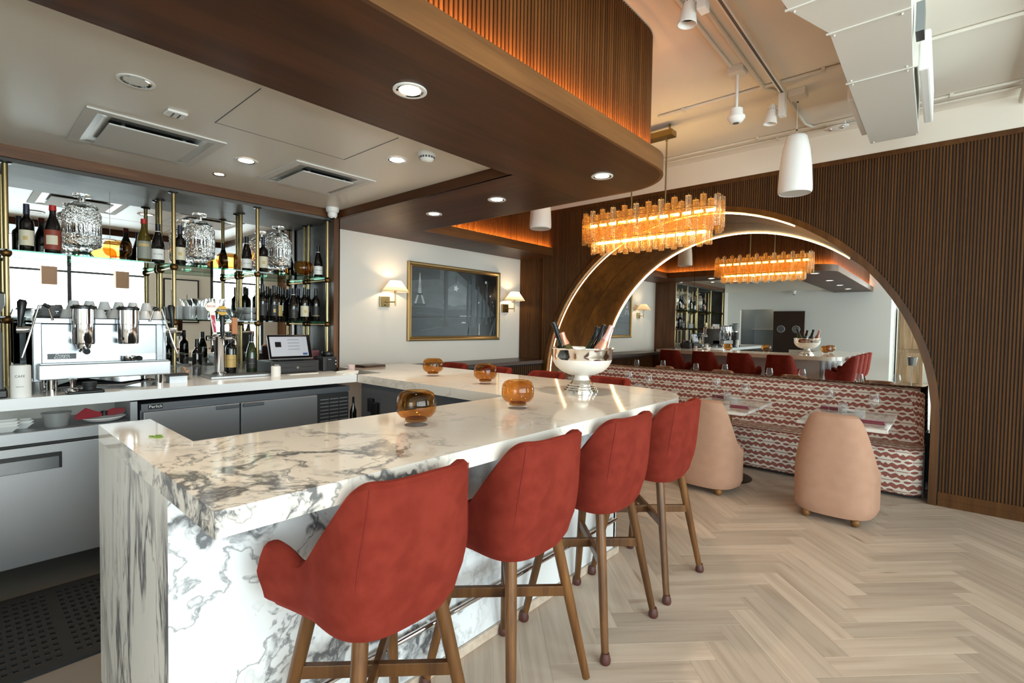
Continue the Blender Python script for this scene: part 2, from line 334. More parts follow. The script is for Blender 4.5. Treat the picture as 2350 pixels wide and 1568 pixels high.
def booth():
    mt, nt, b = base('booth_fabric'); uv = node(nt, 'ShaderNodeUVMap'); sx = node(nt, 'ShaderNodeSeparateXYZ'); nt.links.new(uv.outputs[0], sx.inputs[0])
    s, t = sx.outputs[0], sx.outputs[1]          # metres along / around the bench
    P_, R_ = .244, .090
    tr = math_(nt, 'DIVIDE', t, R_); row = math_(nt, 'FLOOR', tr); T = math_(nt, 'ABSOLUTE', math_(nt, 'SUBTRACT', math_(nt, 'FRACT', tr), .5))
    par = math_(nt, 'MULTIPLY', math_(nt, 'FLOORED_MODULO', row, 2.0), .5)
    a = math_(nt, 'ABSOLUTE', math_(nt, 'SUBTRACT', math_(nt, 'FRACT', math_(nt, 'ADD', math_(nt, 'DIVIDE', s, P_), par)), .5))
    def tri(c, w): return math_(nt, 'SUBTRACT', 1.0, math_(nt, 'DIVIDE', math_(nt, 'ABSOLUTE', math_(nt, 'SUBTRACT', a, c)), w), clamp=True)
    cr = math_(nt, 'MULTIPLY_ADD', math_(nt, 'MAXIMUM', math_(nt, 'MULTIPLY', tri(.16, .12), .85), tri(.42, .085)), .22, .215)
    msk = math_(nt, 'GREATER_THAN', T, cr)
    lens = math_(nt, 'LESS_THAN', math_(nt, 'ADD', math_(nt, 'POWER', math_(nt, 'DIVIDE', math_(nt, 'SUBTRACT', a, .16), .115), 2), math_(nt, 'POWER', math_(nt, 'DIVIDE', T, .135), 2)), 1.0)
    line = math_(nt, 'MULTIPLY', math_(nt, 'GREATER_THAN', a, .33), math_(nt, 'LESS_THAN', T, .035))
    st = math_(nt, 'MULTIPLY', math_(nt, 'LESS_THAN', math_(nt, 'ABSOLUTE', math_(nt, 'SUBTRACT', a, .30)), .014), math_(nt, 'LESS_THAN', T, .13))
    msk = math_(nt, 'MAXIMUM', math_(nt, 'MAXIMUM', msk, lens), math_(nt, 'MAXIMUM', line, math_(nt, 'MULTIPLY', st, .6)))
    nt.links.new(mixc(nt, msk, 'dad2c6', '92584f'), b.inputs['Base Color']); b.inputs['Roughness'].default_value = .85; b.inputs['Specular IOR Level'].default_value = .2
booth()
# ------------------------------------------------------------------ setting
XW, YA, YM, ZC = -4.85, 5.62, 6.40, 3.40          # picture wall, slatted arch wall, arch mirror, main ceiling
def sbox(name, x0, x1, y0, y1, z0, z1, mat, label=None, cat=None):
    return struct(obj(name, MB().box(x0, x1, y0, y1, z0, z1), mat), label, cat)
# floor: sub-floor + herringbone oak planks
floor = struct(obj('floor', MB().box(-4.95, 3.6, -6.2, 6.6, -.12, -.012), 'concrete'), 'pale oak herringbone plank floor of the dining room', 'floor')
PW, PL_ = .126, .636
pm = MB(); pm.box(0, PL_, 0, PW, -.012, 0, bev=.0012); me_h = mesh('plank', pm, 'plank_oak')
planks = []
c45 = math.cos(PI/4)
ox, oy = -.28-.0, 2.53
for a in range(-14, 15):
    for k in range(-70, 71):
        for kind in (0, 1):
            if kind == 0: x0, y0, rz = k*PW+a*PL_, k*PW-a*PL_, 0
            else: x0, y0, rz = k*PW+PL_+PW+a*PL_, k*PW+PW-PL_-a*PL_, PI/2
            # rotate lattice by 45 degrees so that (w,w) runs along +y
            cxl, cyl = (x0+PL_/2, y0+PW/2) if kind == 0 else (x0-PW/2, y0+PL_/2)
            wx, wy = (cxl-cyl)*c45, (cxl+cyl)*c45
            wx += ox; wy += oy
            if wx < -1.85 or wx > 3.7 or wy < -6.3 or wy > 6.1: continue
            if wx < -1.72 and wy < 3.4: continue
            if wy < -2.4 and wx < -.9: continue
            ang = PI/4+rz
            lx, ly = (x0-y0)*c45+ox, (x0+y0)*c45+oy
            d = Vector((wx, wy, -1.5)); zc_ = d.dot(FWD)
            u, v = d.dot(R2)/max(zc_, .01)*F_PX, d.dot(U2)/max(zc_, .01)*F_PX
            vis = zc_ > .3 and abs(u) < 1300 and abs(v) < 950
            planks.append((0 if vis else 1, -1/max(zc_, .01) if vis else d.length, lx, ly, ang))
# left strip of planks under the return counter's far side
for a in range(-14, 15):
    for k in range(-70, 71):
        for kind in (0, 1):
            if kind == 0: x0, y0, rz = k*PW+a*PL_, k*PW-a*PL_, 0
            else: x0, y0, rz = k*PW+PL_+PW+a*PL_, k*PW+PW-PL_-a*PL_, PI/2
            cxl, cyl = (x0+PL_/2, y0+PW/2) if kind == 0 else (x0-PW/2, y0+PL_/2)
            wx, wy = (cxl-cyl)*c45+ox, (cxl+cyl)*c45+oy
            if not (-4.9 < wx < -1.85 and 2.75 < wy < 6.1) : continue
            planks.append((2, 0, (x0-y0)*c45+ox, (x0+y0)*c45+oy, PI/4+rz))
planks.sort()
rest = MB()
for i, (kd, key, lx, ly, ang) in enumerate(planks):
    if i < 300 and kd == 0:
        obj('plank', me_h, None, floor, loc=(lx, ly, 0), rot=(0, 0, ang))
    else:
        Mx = Matrix.Translation((lx, ly, 0)) @ Matrix.Rotation(ang, 4, 'Z'); rest.box(0, PL_, 0, PW-.001, -.012, 0, rot=Mx)
stuff(obj('plank_field', rest, 'plank_oak', floor))
struct(obj('floor_bar', MB().box(-4.85, -1.6, -2.4, 2.9, -.012, .001), 'concrete'), 'dark concrete floor behind the bar', 'floor')
# main ceiling and outer walls
sbox('ceiling', -4.95, 3.6, -6.2, 6.6, ZC, ZC+.1, 'ceiling_white', 'high white painted ceiling over the dining area', 'ceiling')
sbox('wall_left', XW-.1, XW, -2.5, 6.6, 0, ZC, 'white_wall', 'white wall behind the sconces and framed picture', 'wall')
# arch wall: upper white band, slat backing with the arched opening
CX, CZ, CR = -2.17, .71, 2.105                    # arch opening at the front
IX, IZ, IR = -1.93, .83, 1.85                     # arch at the mirror
def archpts(cx, cz, r, n=40, z0=0.0):
    return [(cx-r, z0)]+[(cx-r*math.cos(PI*i/n), cz+r*math.sin(PI*i/n)) for i in range(n+1)]+[(cx+r, z0)]
ZS = 3.14                                         # top of the slats
wall_back = sthing('wall_back', 'dark brown vertically slatted wood wall around the arched niche', 'wall')
ap = archpts(CX, CZ, CR)
wb = MB(); yb = YA+.012
outer = [(-4.95, 0), (-4.95, ZS), (3.6, ZS), (3.6, 0)]
# wall backing as quads between arch outline and frame
n = len(ap); V = []
for (x, z) in ap: V += [(x, yb, z), (x, yb, ZS)]
Fs = [(2*i, 2*i+1, 2*i+3, 2*i+2) for i in range(n-1)]
wb.add(V, Fs); wb.add([(-4.36, yb, 0), (-4.36, yb, ZS), (CX-CR, yb, ZS), (CX-CR, yb, 0)], [(0, 1, 2, 3)]); wb.add([(CX+CR, yb, 0), (CX+CR, yb, ZS), (3.6, yb, ZS), (3.6, yb, 0)], [(0, 1, 2, 3)])
obj('slat_backing', wb, 'black_matte', wall_back)
sbox('wall_back_top', -4.95, 3.6, YA-.002, 6.6, ZS, ZC, 'ceiling_white', 'white plaster band above the slatted wall', 'wall')
sl_rest = MB(); pitch = .0215; sw, sd = .0145, .014
x = 1.15; cnt = 0
prof = [(-sw/2, 0), (-sw/2, -sd*.7), (-sw*.28, -sd), (sw*.28, -sd), (sw/2, -sd*.7), (sw/2, 0)]
def slat_mb(z0, z1):
    mb = MB(); V = [(a, b, z0) for a, b in prof]+[(a, b, z1) for a, b in prof]; k = len(prof)
    mb.add(V, [(i, (i+1) % k, k+(i+1) % k, k+i) for i in range(k)]+[tuple(range(k)), tuple(range(2*k-1, k-1, -1))]); return mb
ZB = .12
full = mesh('slat', slat_mb(ZB, ZS-.045), 'slat_wood')
while x > -4.36:
    dx = abs(x-CX)
    if dx < CR+.058:
        zt = CZ+math.sqrt(max(0, (CR+.058)**2-dx*dx)); me = mesh('slat', slat_mb(zt, ZS-.045), 'slat_wood') if zt < ZS-.06 else None
    else: me = full
    if me: obj('slat', me, None, wall_back, loc=(x, YA+.012, 0)); cnt += 1
    x -= pitch
x = 1.15+pitch
while x < 3.5:
    b = len(sl_rest.v); mb = slat_mb(ZB, ZS-.045); sl_rest.add([(p[0]+x, p[1]+YA+.012, p[2]) for p in mb.v], mb.f); x += pitch
stuff(obj('slat_field', sl_rest, 'slat_wood', wall_back))
obj('top_rail', MB().box(-4.36, 3.5, YA-.006, YA+.012, ZS-.045, ZS), 'slat_wood', wall_back)
# recessed slatted panel at the picture-wall corner
cp_ = struct(obj('wall_corner', MB().box(-4.85, -4.36, YA+.06, YA+.08, 0, 2.5), 'black_matte'), 'narrow recessed slatted wood panel in the corner beside the picture wall', 'wall')
cme = mesh('slat', slat_mb(.0, 2.5), 'slat_wood'); x = -4.84
while x < -4.37:
    obj('slat', cme, None, cp_, loc=(x, YA+.06, 0)); x += pitch
struct(obj('trim_1', MB().box(-4.375, -4.345, YA-.005, YA+.07, 0, 2.5), 'slat_wood'), 'dark corner trim between the recessed panel and the arch wall', 'trim')
bb = MB(); bb.box(.0, 3.5, YA-.012, YA+.01, 0, .06); bb.box(.0, 3.5, YA-.007, YA+.01, .06, .12)
struct(obj('baseboard_back', bb, 'slat_wood'), 'stepped dark wood baseboard right of the arch', 'baseboard')
# arch trim ring (front) and reveal
tr_ = MB(); o1 = archpts(CX, CZ, CR+.058); i1 = archpts(CX, CZ, CR-.0)
rows = []
for (a, b) in zip(o1, i1):
    rows.append([(a[0], YA+.012, a[1]), (a[0], YA-.02, a[1]), (b[0], YA-.02, b[1]), (b[0], YA+.03, b[1])])
tr_.grid(rows); arch_root = sthing('trim_2', 'curved bronze-brown wooden arch lining around the mirror niche', 'trim')
obj('arch_moulding', tr_, 'arch_wood', arch_root)
def ring_pts(t, off=0.0):
    cx = CX+(IX-CX)*t; cz = CZ+(IZ-CZ)*t; r = CR+(IR-CR)*t-off; return [(p[0], YA+.03+(YM-.02-YA-.03)*t, p[1]) for p in archpts(cx, cz, r, 48)]
for k, (t0, t1) in enumerate(((0.0, .497), (.503, 1.0))):
    a = MB(); a.grid([ring_pts(t0), ring_pts((t0+t1)/2), ring_pts(t1)]); obj('reveal_panel', a, 'arch_wood', arch_root, smooth=True)
a = MB(); a.grid([ring_pts(.49, -.008), ring_pts(.51, -.008)]); obj('reveal_joint', a, 'black_matte', arch_root)
# LED strips at both edges of the reveal (left side and top in front, all round at the mirror)
def led(t, a0, a1, wdt, off):
    cx = CX+(IX-CX)*t; cz = CZ+(IZ-CZ)*t; r = CR+(IR-CR)*t-off; y = YA+.03+(YM-.02-YA-.03)*t; pts = []
    if a0 <= 0: pts += [(cx-r, y, .45)]
    for i in range(61):
        an = math.radians(a0+(a1-a0)*i/60); pts.append((cx-r*math.cos(an), y, cz+r*math.sin(an)))
    return MB().tube(pts, wdt, 6)
obj('led_strip', led(.03, 0, 118, .0055, .006), 'led_strip', arch_root)
obj('led_strip', led(.985, 0, 128, .0042, .008), 'led_strip', arch_root)
# arch mirror (three joined panes)
am = thing('arch_mirror', 'large arched mirror filling the back of the banquette niche', 'mirror', (0, YM, 0))
def mpane(x0, x1):
    mb = MB(); N = 40; top = []; r = IR+.02
    for i in range(N+1):
        x = x0+(x1-x0)*i/N; z = IZ+math.sqrt(max(0, r*r-(x-IX)**2)); top.append((x, z))
    V = [(x, -.012, .5) for x, z in top]+[(x, -.012, z) for x, z in top]+[(x, 0, .5) for x, z in top]+[(x, 0, z) for x, z in top]
    k = N+1
    Fs = [(i, i+1, k+i+1, k+i) for i in range(N)]+[(2*k+i, 3*k+i, 3*k+i+1, 2*k+i+1) for i in range(N)]+[(k+i, k+i+1, 3*k+i+1, 3*k+i) for i in range(N)]+[(0, k, 3*k, 2*k), (N, 2*k+N, 3*k+N, k+N)]
    return mb.add(V, Fs)
for a_, b_ in ((IX-IR, -2.473), (-2.469, IX+IR)): obj('mirror_pane', mpane(a_, b_), 'mirror', am)
sbox('wall_niche', -4.4, .1, YM+.002, YM+.08, 0, ZS, 'black_matte', 'dark wall behind the arched mirror', 'wall')
# picture wall ledge (low wainscot) with slatted front
lg = sthing('trim_3', 'dark wood ledge with a slatted front below the framed picture', 'ledge')
obj('ledge_top', MB().box(XW, -4.30, 3.27, YA+.06, .97, 1.02, bev=.004), 'ledge_wood', lg)
obj('ledge_body', MB().box(XW, -4.36, 3.27, YA+.06, 0, .97), 'black_matte', lg)
lm = mesh('slat', slat_mb(.06, .95), 'slat_wood'); y = 3.3
while y < YA+.04:
    o = obj('slat', lm, None, lg, loc=(-4.36, y, 0), rot=(0, 0, PI/2)); y += pitch*2
# ---------------- soffit over the bar
ZL, ZLT, ZI = 2.5, 2.61, 2.575                    # underside, lip top, lowered ceiling
sof = sthing('soffit', 'dropped walnut soffit wrapping round the bar with a reeded drum above', 'soffit')
RC = .42
lipx, lipy = -1.37, 3.31
front = [(-2.18, -2.4), (lipx-.02, -2.4)]+arc(lipx-RC, lipy-RC, RC-.02, 0, 90, 16)+[(-2.179, lipy-.02)]
ret = [(-2.181, 2.44), (-2.181, lipy-.02), (-4.22, lipy+.01), (-4.22, YA-.001), (-4.37, YA-.001), (-4.37, YA+.07), (XW, YA+.07), (XW, 2.47), (-4.4, 2.47)]
def slab(poly, z0, z1): return MB().prism(poly, z0, z1)
obj('underside_board', slab(front, ZL, ZL+.02), 'soffit_wood_y', sof)
obj('underside_board', slab(ret, ZL, ZL+.02), 'soffit_wood_x', sof)
obj('back_board', MB().box(-2.2, -2.18, -2.4, 2.44, ZL, ZI), 'soffit_wood_y', sof)
obj('inner_fascia', MB().box(-4.4, -2.18, 2.44, 2.46, ZL, ZI+.01), 'soffit_wood_x', sof)
lip = [(lipx, -2.4)]+arc(lipx-RC, lipy-RC, RC, 0, 90, 16)+[(-2.2, lipy), (-4.2, lipy+.03), (-4.2, YA)]
def offset(path, d):
    out = []
    for i, p in enumerate(path):
        a = Vector(path[max(i-1, 0)]); b = Vector(path[min(i+1, len(path)-1)]); t = (b-a).normalized(); nrm = Vector((-t.y, t.x)); out.append((p[0]+nrm.x*d, p[1]+nrm.y*d))
    return out
# inside-corner aware offset: treat the long straight runs explicitly
lip_in = [(lipx-.02, -2.4)]+arc(lipx-RC, lipy-RC, RC-.02, 0, 90, 16)+[(-2.2, lipy-.02), (-4.22, lipy+.01), (-4.22, YA)]
rows = [[(a[0], a[1], ZL), (a[0], a[1], ZLT), (b[0], b[1], ZLT), (b[0], b[1], ZL)] for a, b in zip(lip, lip_in)]
obj('lip', MB().grid(rows, closeu=True), 'lip_wood', sof, smooth=True)
led_in = [(lipx-.035, -2.4)]+arc(lipx-RC, lipy-RC, RC-.035, 0, 90, 16)+[(-2.2, lipy-.035), (-4.235, lipy-.005), (-4.235, YA)]
led_o = [(lipx-.022, -2.4)]+arc(lipx-RC, lipy-RC, RC-.022, 0, 90, 16)+[(-2.2, lipy-.022), (-4.222, lipy+.008), (-4.222, YA)]
drum = [(lipx-.10, -2.4)]+arc(lipx-RC, lipy-RC, RC-.10, 0, 90, 16)+[(-2.2, lipy-.10), (-4.3, lipy-.07), (-4.3, YA)]
rows = [[(a[0], a[1], ZL+.05), (b[0], b[1], ZL+.05)] for a, b in zip(lip_in, drum)]
obj('cove_shelf', MB().grid(rows), 'lip_wood', sof)
rows = [[(a[0], a[1], ZL+.055), (a[0], a[1], ZL+.088)] for a in led_o]
obj('cove_light', MB().grid(rows), 'cove_led', sof)
rows = [[(a[0], a[1], ZL+.02), (a[0], a[1], ZC)] for a in drum]
obj('drum_backing', MB().grid(rows), 'black_matte', sof)
# reeded slats on the drum
def walk(path, step):
    out = []; acc = 0
    for a, b in zip(path, path[1:]):
        a, b = Vector(a), Vector(b); L = (b-a).length; t = (b-a)/L; s = step-acc if acc else 0
        while s <= L: out.append((a+t*s, t)); s += step
        acc = (L-(s-step))
    return out
dm = mesh('slat', slat_mb(ZL+.06, ZC-.01), 'slat_wood'); dr = MB(); cnt2 = 0
pm0 = slat_mb(ZL+.06, ZC-.01)
for p, t in walk(drum, .0245):
    ang = math.atan2(t.y, t.x)
    show = (p.y > .55 and p.x > -1.95) or (p.x < -4.25 and p.y > 3.6)
    if show: obj('slat', dm, None, sof, loc=(p.x, p.y, 0), rot=(0, 0, ang)); cnt2 += 1
    else:
        Mx = Matrix.Translation((p.x, p.y, 0)) @ Matrix.Rotation(ang, 4, 'Z'); dr.add([Mx @ Vector(v) for v in pm0.v], pm0.f)
stuff(obj('slat_field', dr, 'slat_wood', sof))
# lowered glossy ceiling behind the soffit with access-panel seams
lc = struct(obj('ceiling_bar', MB().box(XW, -2.15, -2.4, 2.46, ZI, ZI+.05), 'bar_ceiling_paint'), 'lowered glossy pale ceiling over the bar work area', 'ceiling')
sbox('ceiling_void', XW, -4.31, 2.5, YA, ZL+.03, ZL+.1, 'black_matte', 'dark void above the soffit over the picture wall', 'ceiling')
ac = struct(obj('trim_4', MB().box(-3.0, -2.4, .945, .949, ZI-.002, ZI).box(-3.0, -2.4, 1.705, 1.709, ZI-.002, ZI).box(-3.0, -2.996, .945, 1.709, ZI-.001, ZI), 'dark_grey'), 'thin seam of the access panel in the bar ceiling', 'trim')
# front-of-house wall behind the camera with the kitchen opening
YS = -2.4
ws = sthing('wall_front', 'white wall with the kitchen opening behind the bar', 'wall')
for (a_, b_, z0, z1) in ((XW, -4.5, 0, ZC), (-4.5, -3.62, 2.08, ZC), (-3.62, -1.0, 0, ZC)): obj('wall_panel', MB().box(a_, b_, YS-.12, YS, z0, z1), 'plaster', ws)
kr = sthing('wall_kitchen', 'stainless kitchen room seen through the opening', 'kitchen')
obj('kitchen_back', MB().box(-4.6, -3.5, -4.3, -4.25, 0, 2.4), 'kitchen_steel', kr); obj('kitchen_side', MB().box(-4.65, -4.6, -4.3, YS-.12, 0, 2.4), 'kitchen_steel', kr)
obj('kitchen_side', MB().box(-3.5, -3.45, -4.3, YS-.12, 0, 2.4), 'kitchen_steel', kr); obj('kitchen_floor', MB().box(-4.6, -3.5, -4.3, YS, -.02, .002), 'concrete', kr)
obj('kitchen_counter', MB().box(-4.6, -3.5, -4.25, -3.7, .85, .9), 'steel', kr); obj('kitchen_shelf', MB().box(-4.6, -3.5, -4.25, -3.95, 1.5, 1.53), 'steel', kr); obj('kitchen_fill_panel', MB().box(-4.3, -3.8, -3.6, -3.1, 2.385, 2.399), 'lamp_warm', kr); obj('kitchen_ceiling', MB().box(-4.65, -3.45, -4.3, YS-.12, 2.4, 2.42), 'plaster', kr)  # the glowing ceiling panel is added to brighten the dark kitchen steel
dk = sthing('door_1', 'dark brown kitchen door with two round portholes', 'door', (-3.6, YS+.02, 0))
dp = MB(); dp.box(0, .76, 0, .045, .01, 2.02); obj('door_leaf', dp, 'door_brown', dk)
for xx in (.2, .57):
    mb = MB(); mb.lathe([(.085, 0), (.1, .004), (.1, .012), (.085, .014)], 28); Rm = Matrix.Rotation(-PI/2, 4, 'X')
    mb.v = [tuple(Rm @ Vector(v)+Vector((xx, .045, 1.53))) for v in mb.v]; p = obj('porthole', mb, 'steel', dk, smooth=True)
    g = MB(); g.add([(xx+.086*math.cos(2*PI*i/24), .05, 1.53+.086*math.sin(2*PI*i/24)) for i in range(24)], [tuple(range(24))]); obj('pane', g, 'steel_white', p)
# window wall on the right and the far hall (behind the camera)
XE = 3.5
wr = sthing('wall_right', 'window wall on the dining room side', 'wall')
for (y0, y1, z0, z1) in ((-6.2, -2.4, 0, ZC), (-2.4, 2.85, 0, .55), (-2.4, 2.85, 3.15, ZC), (2.85, 4.05, 0, ZC), (4.05, 5.28, 0, .55), (4.05, 5.28, 3.15, ZC), (5.28, 6.6, 0, ZC)):
    obj('wall_panel', MB().box(XE, XE+.15, y0, y1, z0, z1), 'white_wall', wr)
def window(nm, label, y0, y1, z0, z1, cols, rows_):
    wn_ = sthing(nm, label, 'window', (XE+.06, 0, 0)); fr = MB(); t = .035
    for yy in (y0, y1-t*2): fr.box(-.03, .03, yy, yy+t*2, z0, z1)
    for zz in (z0, z1-t*2): fr.box(-.03, .03, y0, y1, zz, zz+t*2)
    obj('window_frame', fr, 'window_frame', wn_)
    for i in range(1, cols): yy = y0+(y1-y0)*i/cols; obj('mullion', MB().box(-.03, .03, yy-.03, yy+.03, z0, z1), 'window_frame', wn_)
    for j in rows_: obj('transom', MB().box(-.025, .025, y0, y1, j-.02, j+.02), 'window_frame', wn_)
    for i in range(cols):
        a_ = y0+(y1-y0)*i/cols; b_ = y0+(y1-y0)*(i+1)/cols; obj('pane', MB().box(-.003, .003, a_+.03, b_-.03, z0+.05, z1-.05), 'glass_pane', wn_)
window('window_1', 'wide steel framed window beside the dining area', -2.4, 2.85, .55, 3.15, 4, (2.45,))
window('window_2', 'narrow steel framed window near the arch wall', 4.05, 5.28, .55, 3.15, 1, (2.45,))
# hall end
we = sthing('wall_end', 'glazed end wall of the entrance hall', 'wall')
for (x0, x1, z0, z1) in ((-1.12, -.4, 0, ZC), (-.4, 3.2, 0, .5), (-.4, 3.2, 3.0, ZC), (3.2, 3.65, 0, ZC)): obj('wall_panel', MB().box(x0, x1, -6.2, -6.05, z0, z1), 'plaster', we)
sbox('wall_hall', -1.12, -1.0, -6.2, YS-.1, 0, ZC, 'plaster', 'white side wall of the entrance hall', 'wall')
wn3 = sthing('window_3', 'large window at the end of the entrance hall', 'window', (0, -6.12, 0))
for xx in (-.37, .8, 2.0, 3.17): obj('mullion', MB().box(xx-.03, xx+.03, -.03, .03, .5, 3.0), 'window_frame', wn3)
for xa, xb in ((-.34, .77), (.83, 1.97), (2.03, 3.14)): obj('pane', MB().box(xa, xb, -.003, .003, .5, 3.0), 'glass_pane', wn3)
# ------------------------------------------------------------------ bar
ZB_ = 1.07; TH = .065
XF, YE, XI = -1.222, .383, -2.0                   # front edge, near end, inner edge
RT_ = .40; YF = 3.28                              # rounded far corner, far edge of the return
top = thing('bar_worktop', 'thick white marble bar top with bold grey veins and a rounded far corner', 'worktop', (0, 0, 0))
p1 = [(-2.579, YE), (XF, YE)]+arc(XF-RT_, YF-RT_, RT_, 0, 90, 20)+[(XI, YF), (XI, .558), (-2.579, .558)]
obj('front_slab', MB().prism(p1, ZB_-TH, ZB_), 'marble_top', top)
p2 = [(-3.69, 2.235), (XI-.001, 2.235), (XI-.001, YF), (-4.42, YF), (-4.42, 2.475), (-3.69, 2.475)]
obj('return_slab', MB().prism(p2, ZB_-TH, ZB_), 'marble_top', top)
bar = thing('bar_counter', 'bar front clad in boldly veined white marble panels with a chrome foot rail', 'bar', (0, 0, 0))
obj('end_panel', MB().prism([(-2.579, YE), (-1.6, YE), (-1.63, YE+.03), (-2.579, YE+.03)], 0, ZB_-TH), 'marble_end', bar)
segs = [YE+.031, 1.32, 2.25, 2.88]
obj('front_panel', MB().prism([(-1.6, YE+.0005), (-1.6, 1.32), (-1.63, 1.32), (-1.63, YE+.0305)], .0, ZB_-TH), 'marble_front', bar)
obj('front_panel', MB().box(-1.63, -1.60, 1.322, 2.25, .045, ZB_-TH), 'marble_front', bar)
obj('front_panel', MB().box(-1.63, -1.60, 2.252, 2.88, .045, ZB_-TH), 'marble_front', bar)
obj('return_panel', MB().box(-4.35, -1.60, 2.86, 2.89, .0, ZB_-TH), 'marble_front', bar)
obj('plinth', MB().box(-1.60, -1.583, YE+.031, 2.91, 0, .045, bev=.003), 'plank_oak', bar)
obj('inner_panel', MB().box(-1.98, -1.95, .56, 2.26, .02, ZB_-TH), 'dark_grey', bar)
obj('inner_panel', MB().box(-3.67, -1.98, 2.26, 2.29, .02, ZB_-TH), 'dark_grey', bar)
obj('inner_panel', MB().box(-2.579, -1.95, .53, .56, .02, ZB_-TH), 'dark_grey', bar)
rail = obj('foot_rail', MB().tube([(-1.568, .62, .25), (-1.568, 2.84, .25)], .011, 10), 'chrome', bar, smooth=True)
for yy in (.75, 1.3, 2.0, 2.75): obj('rail_bracket', MB().tube([(-1.568, yy, .25), (-1.60, yy, .25)], .008, 8), 'chrome', rail, smooth=True)
# power outlets and hanging tools below the return, seen over the bar
# ------------------------------------------------------------------ back bar counter and cabinets
bt = tag(obj('back_worktop', MB().box(XW, -3.70, -2.38, 2.234, ZB_-.062, ZB_), 'white_quartz'), 'white quartz back-bar worktop under the bottle shelves', 'worktop')
fr = thing('bar_refrigerator', 'long stainless two-door undercounter refrigerator with a louvred vent', 'refrigerator', (-3.76, 0, 0))
obj('cabinet_body', MB().box(-.6, 0, .76, 2.185, .1, .975), 'steel_dark', fr)
obj('top_strip', MB().box(0, .03, .76, 2.185, .935, .975), 'steel_dark', fr)
for y0, y1, hy in ((.77, 1.325, 1.245), (1.335, 1.90, 1.415)):
    d = obj('door', MB().box(.005, .04, y0, y1, .14, .925, bev=.004), 'steel', fr); obj('handle', MB().box(.04, .058, hy-.07, hy+.07, .895, .92, bev=.003), 'steel_dark', d)
g = obj('vent_grille', MB().box(.005, .02, 1.91, 2.18, .14, .925), 'charcoal', fr)
for c in range(3):
    for i in range(24):
        y0 = 1.93+c*.083; z = .885-i*.029
        obj('louvre', MB().box(.018, .026, y0, y0+.073, z-.009, z, rot=None), 'steel', g) if i < 24 else None
bd = obj('badge', MB().box(.03, .034, .795, .872, .94, .969), 'black', fr)
obj('lettering', text_mb('Perlick', .026, fn=lambda x, y: (.0346, .834+x, .955+y)), 'ink_white', bd)
obj('toe_kick', MB().box(-.6, -.05, .76, 2.185, .0, .1), 'black_matte', fr)
# nook in the corner under the counters
tag(obj('dark_bottle', MB().lathe([(.001, 0), (.027, 0), (.027, .16), (.01, .21), (.009, .28), (.001, .28)], 16, (-3.735, 2.222, .6)), 'bottle_black', smooth=True), 'dark bottle hanging in the corner between refrigerator and return', 'bottle')
for i, (yy, zz) in enumerate(((-3.50, .80), (-3.43, .775))):
    t = thing('cable_plug', ('left' if i == 0 else 'right')+' of two black plugs on the grey panel below the return counter', 'plug', (yy, 2.245, zz), 0, 'plugs under the return counter')
    obj('plug_body', MB().box(-.03, .03, -.02, .014, -.02, .09, bev=.006), 'black', t); obj('cable', MB().tube([(0, 0, -.02), (.004, 0, -.12), (-.01, -.01, -.28), (0, .01, -.6)], .004, 6), 'black_matte', t)
# left stainless unit: open shelf above a stainless refrigerator
lu = thing('prep_refrigerator', 'stainless prep refrigerator with a recessed door handle left of the bar', 'refrigerator', (-3.66, 0, 0))
obj('top_shelf', MB().box(-.85, .0, -.95, .70, .825, .89, bev=.003), 'steel', lu)
obj('body', MB().box(-.85, -.04, -.95, .70, .16, .815), 'steel_dark', lu)
dr_ = obj('door', MB().box(-.04, 0, -.42, .66, .17, .81, bev=.004), 'steel', lu)
hd = MB(); hd.box(-.002, .006, -.1, .385, .675, .765, bev=.003); obj('handle_recess', hd, 'black', dr_); obj('handle_plate', MB().box(.004, .009, -.09, .372, .678, .742), 'steel_white', dr_)
obj('seal_line', MB().box(-.02, .001, -.95, .70, .814, .824), 'black_matte', lu)
obj('end_cheek', MB().box(-.5, -.04, .70, .735, .16, 1.0), 'steel', lu); obj('leg', MB().tube([(-.08, .6, 0), (-.08, .6, .16)], .02, 8), 'black', lu); obj('leg', MB().tube([(-.08, -.8, 0), (-.08, -.8, .16)], .02, 8), 'black', lu)
obj('shelf_back', MB().box(-.5, -.48, -.95, .7, .89, 1.005), 'white_wall', lu)
# items on the open shelf
for i, yy in enumerate((.175, .235)):
    for k in range(3 if i == 0 else 2):
        t = tag(obj('square_bowl', MB().grid([[(sx_*s, sy_*s, z) for sx_, sy_ in ((-1, -1), (1, -1), (1, 1), (-1, 1))] for s, z in ((.022, 0), (.05, .032), (.045, .032), (.02, .004))], closeu=True).box(-.02, .02, -.02, .02, 0, .004), 'porcelain', loc=(-3.74-i*.075, yy, .891+k*.014), smooth=False), '%s small square white bowl of the %s nested stack on the open shelf' % (['bottom', 'second', 'top'][k], 'left' if i == 0 else 'right'), 'bowl', 'square bowls in the %s stack' % ('left' if i == 0 else 'right'))
ct = thing('deli_container', 'clear plastic deli tub with a lid on the open shelf', 'container', (-3.76, .375, .891))
obj('tub', MB().lathe([(.001, 0), (.05, 0), (.062, .075), (.06, .075), (.048, .003), (.001, .003)], 24), 'plastic_clear', ct, smooth=True); obj('lid', MB().lathe([(.001, .078), (.05, .076), (.055, .08), (.066, .08), (.066, .074), (.06, .073)], 24), 'plastic_clear', ct, smooth=True)
tag(obj('oval_plate', MB().lathe([(.001, .010), (.05, .010), (.08, .014), (.104, .028), (.106, .026), (.08, .006), (.05, 0), (.001, 0)], 32, sx=.85, sy=1), 'porcelain', loc=(-3.77, .585, .891), smooth=True), 'white oval plate under a folded red napkin on the open shelf', 'plate')
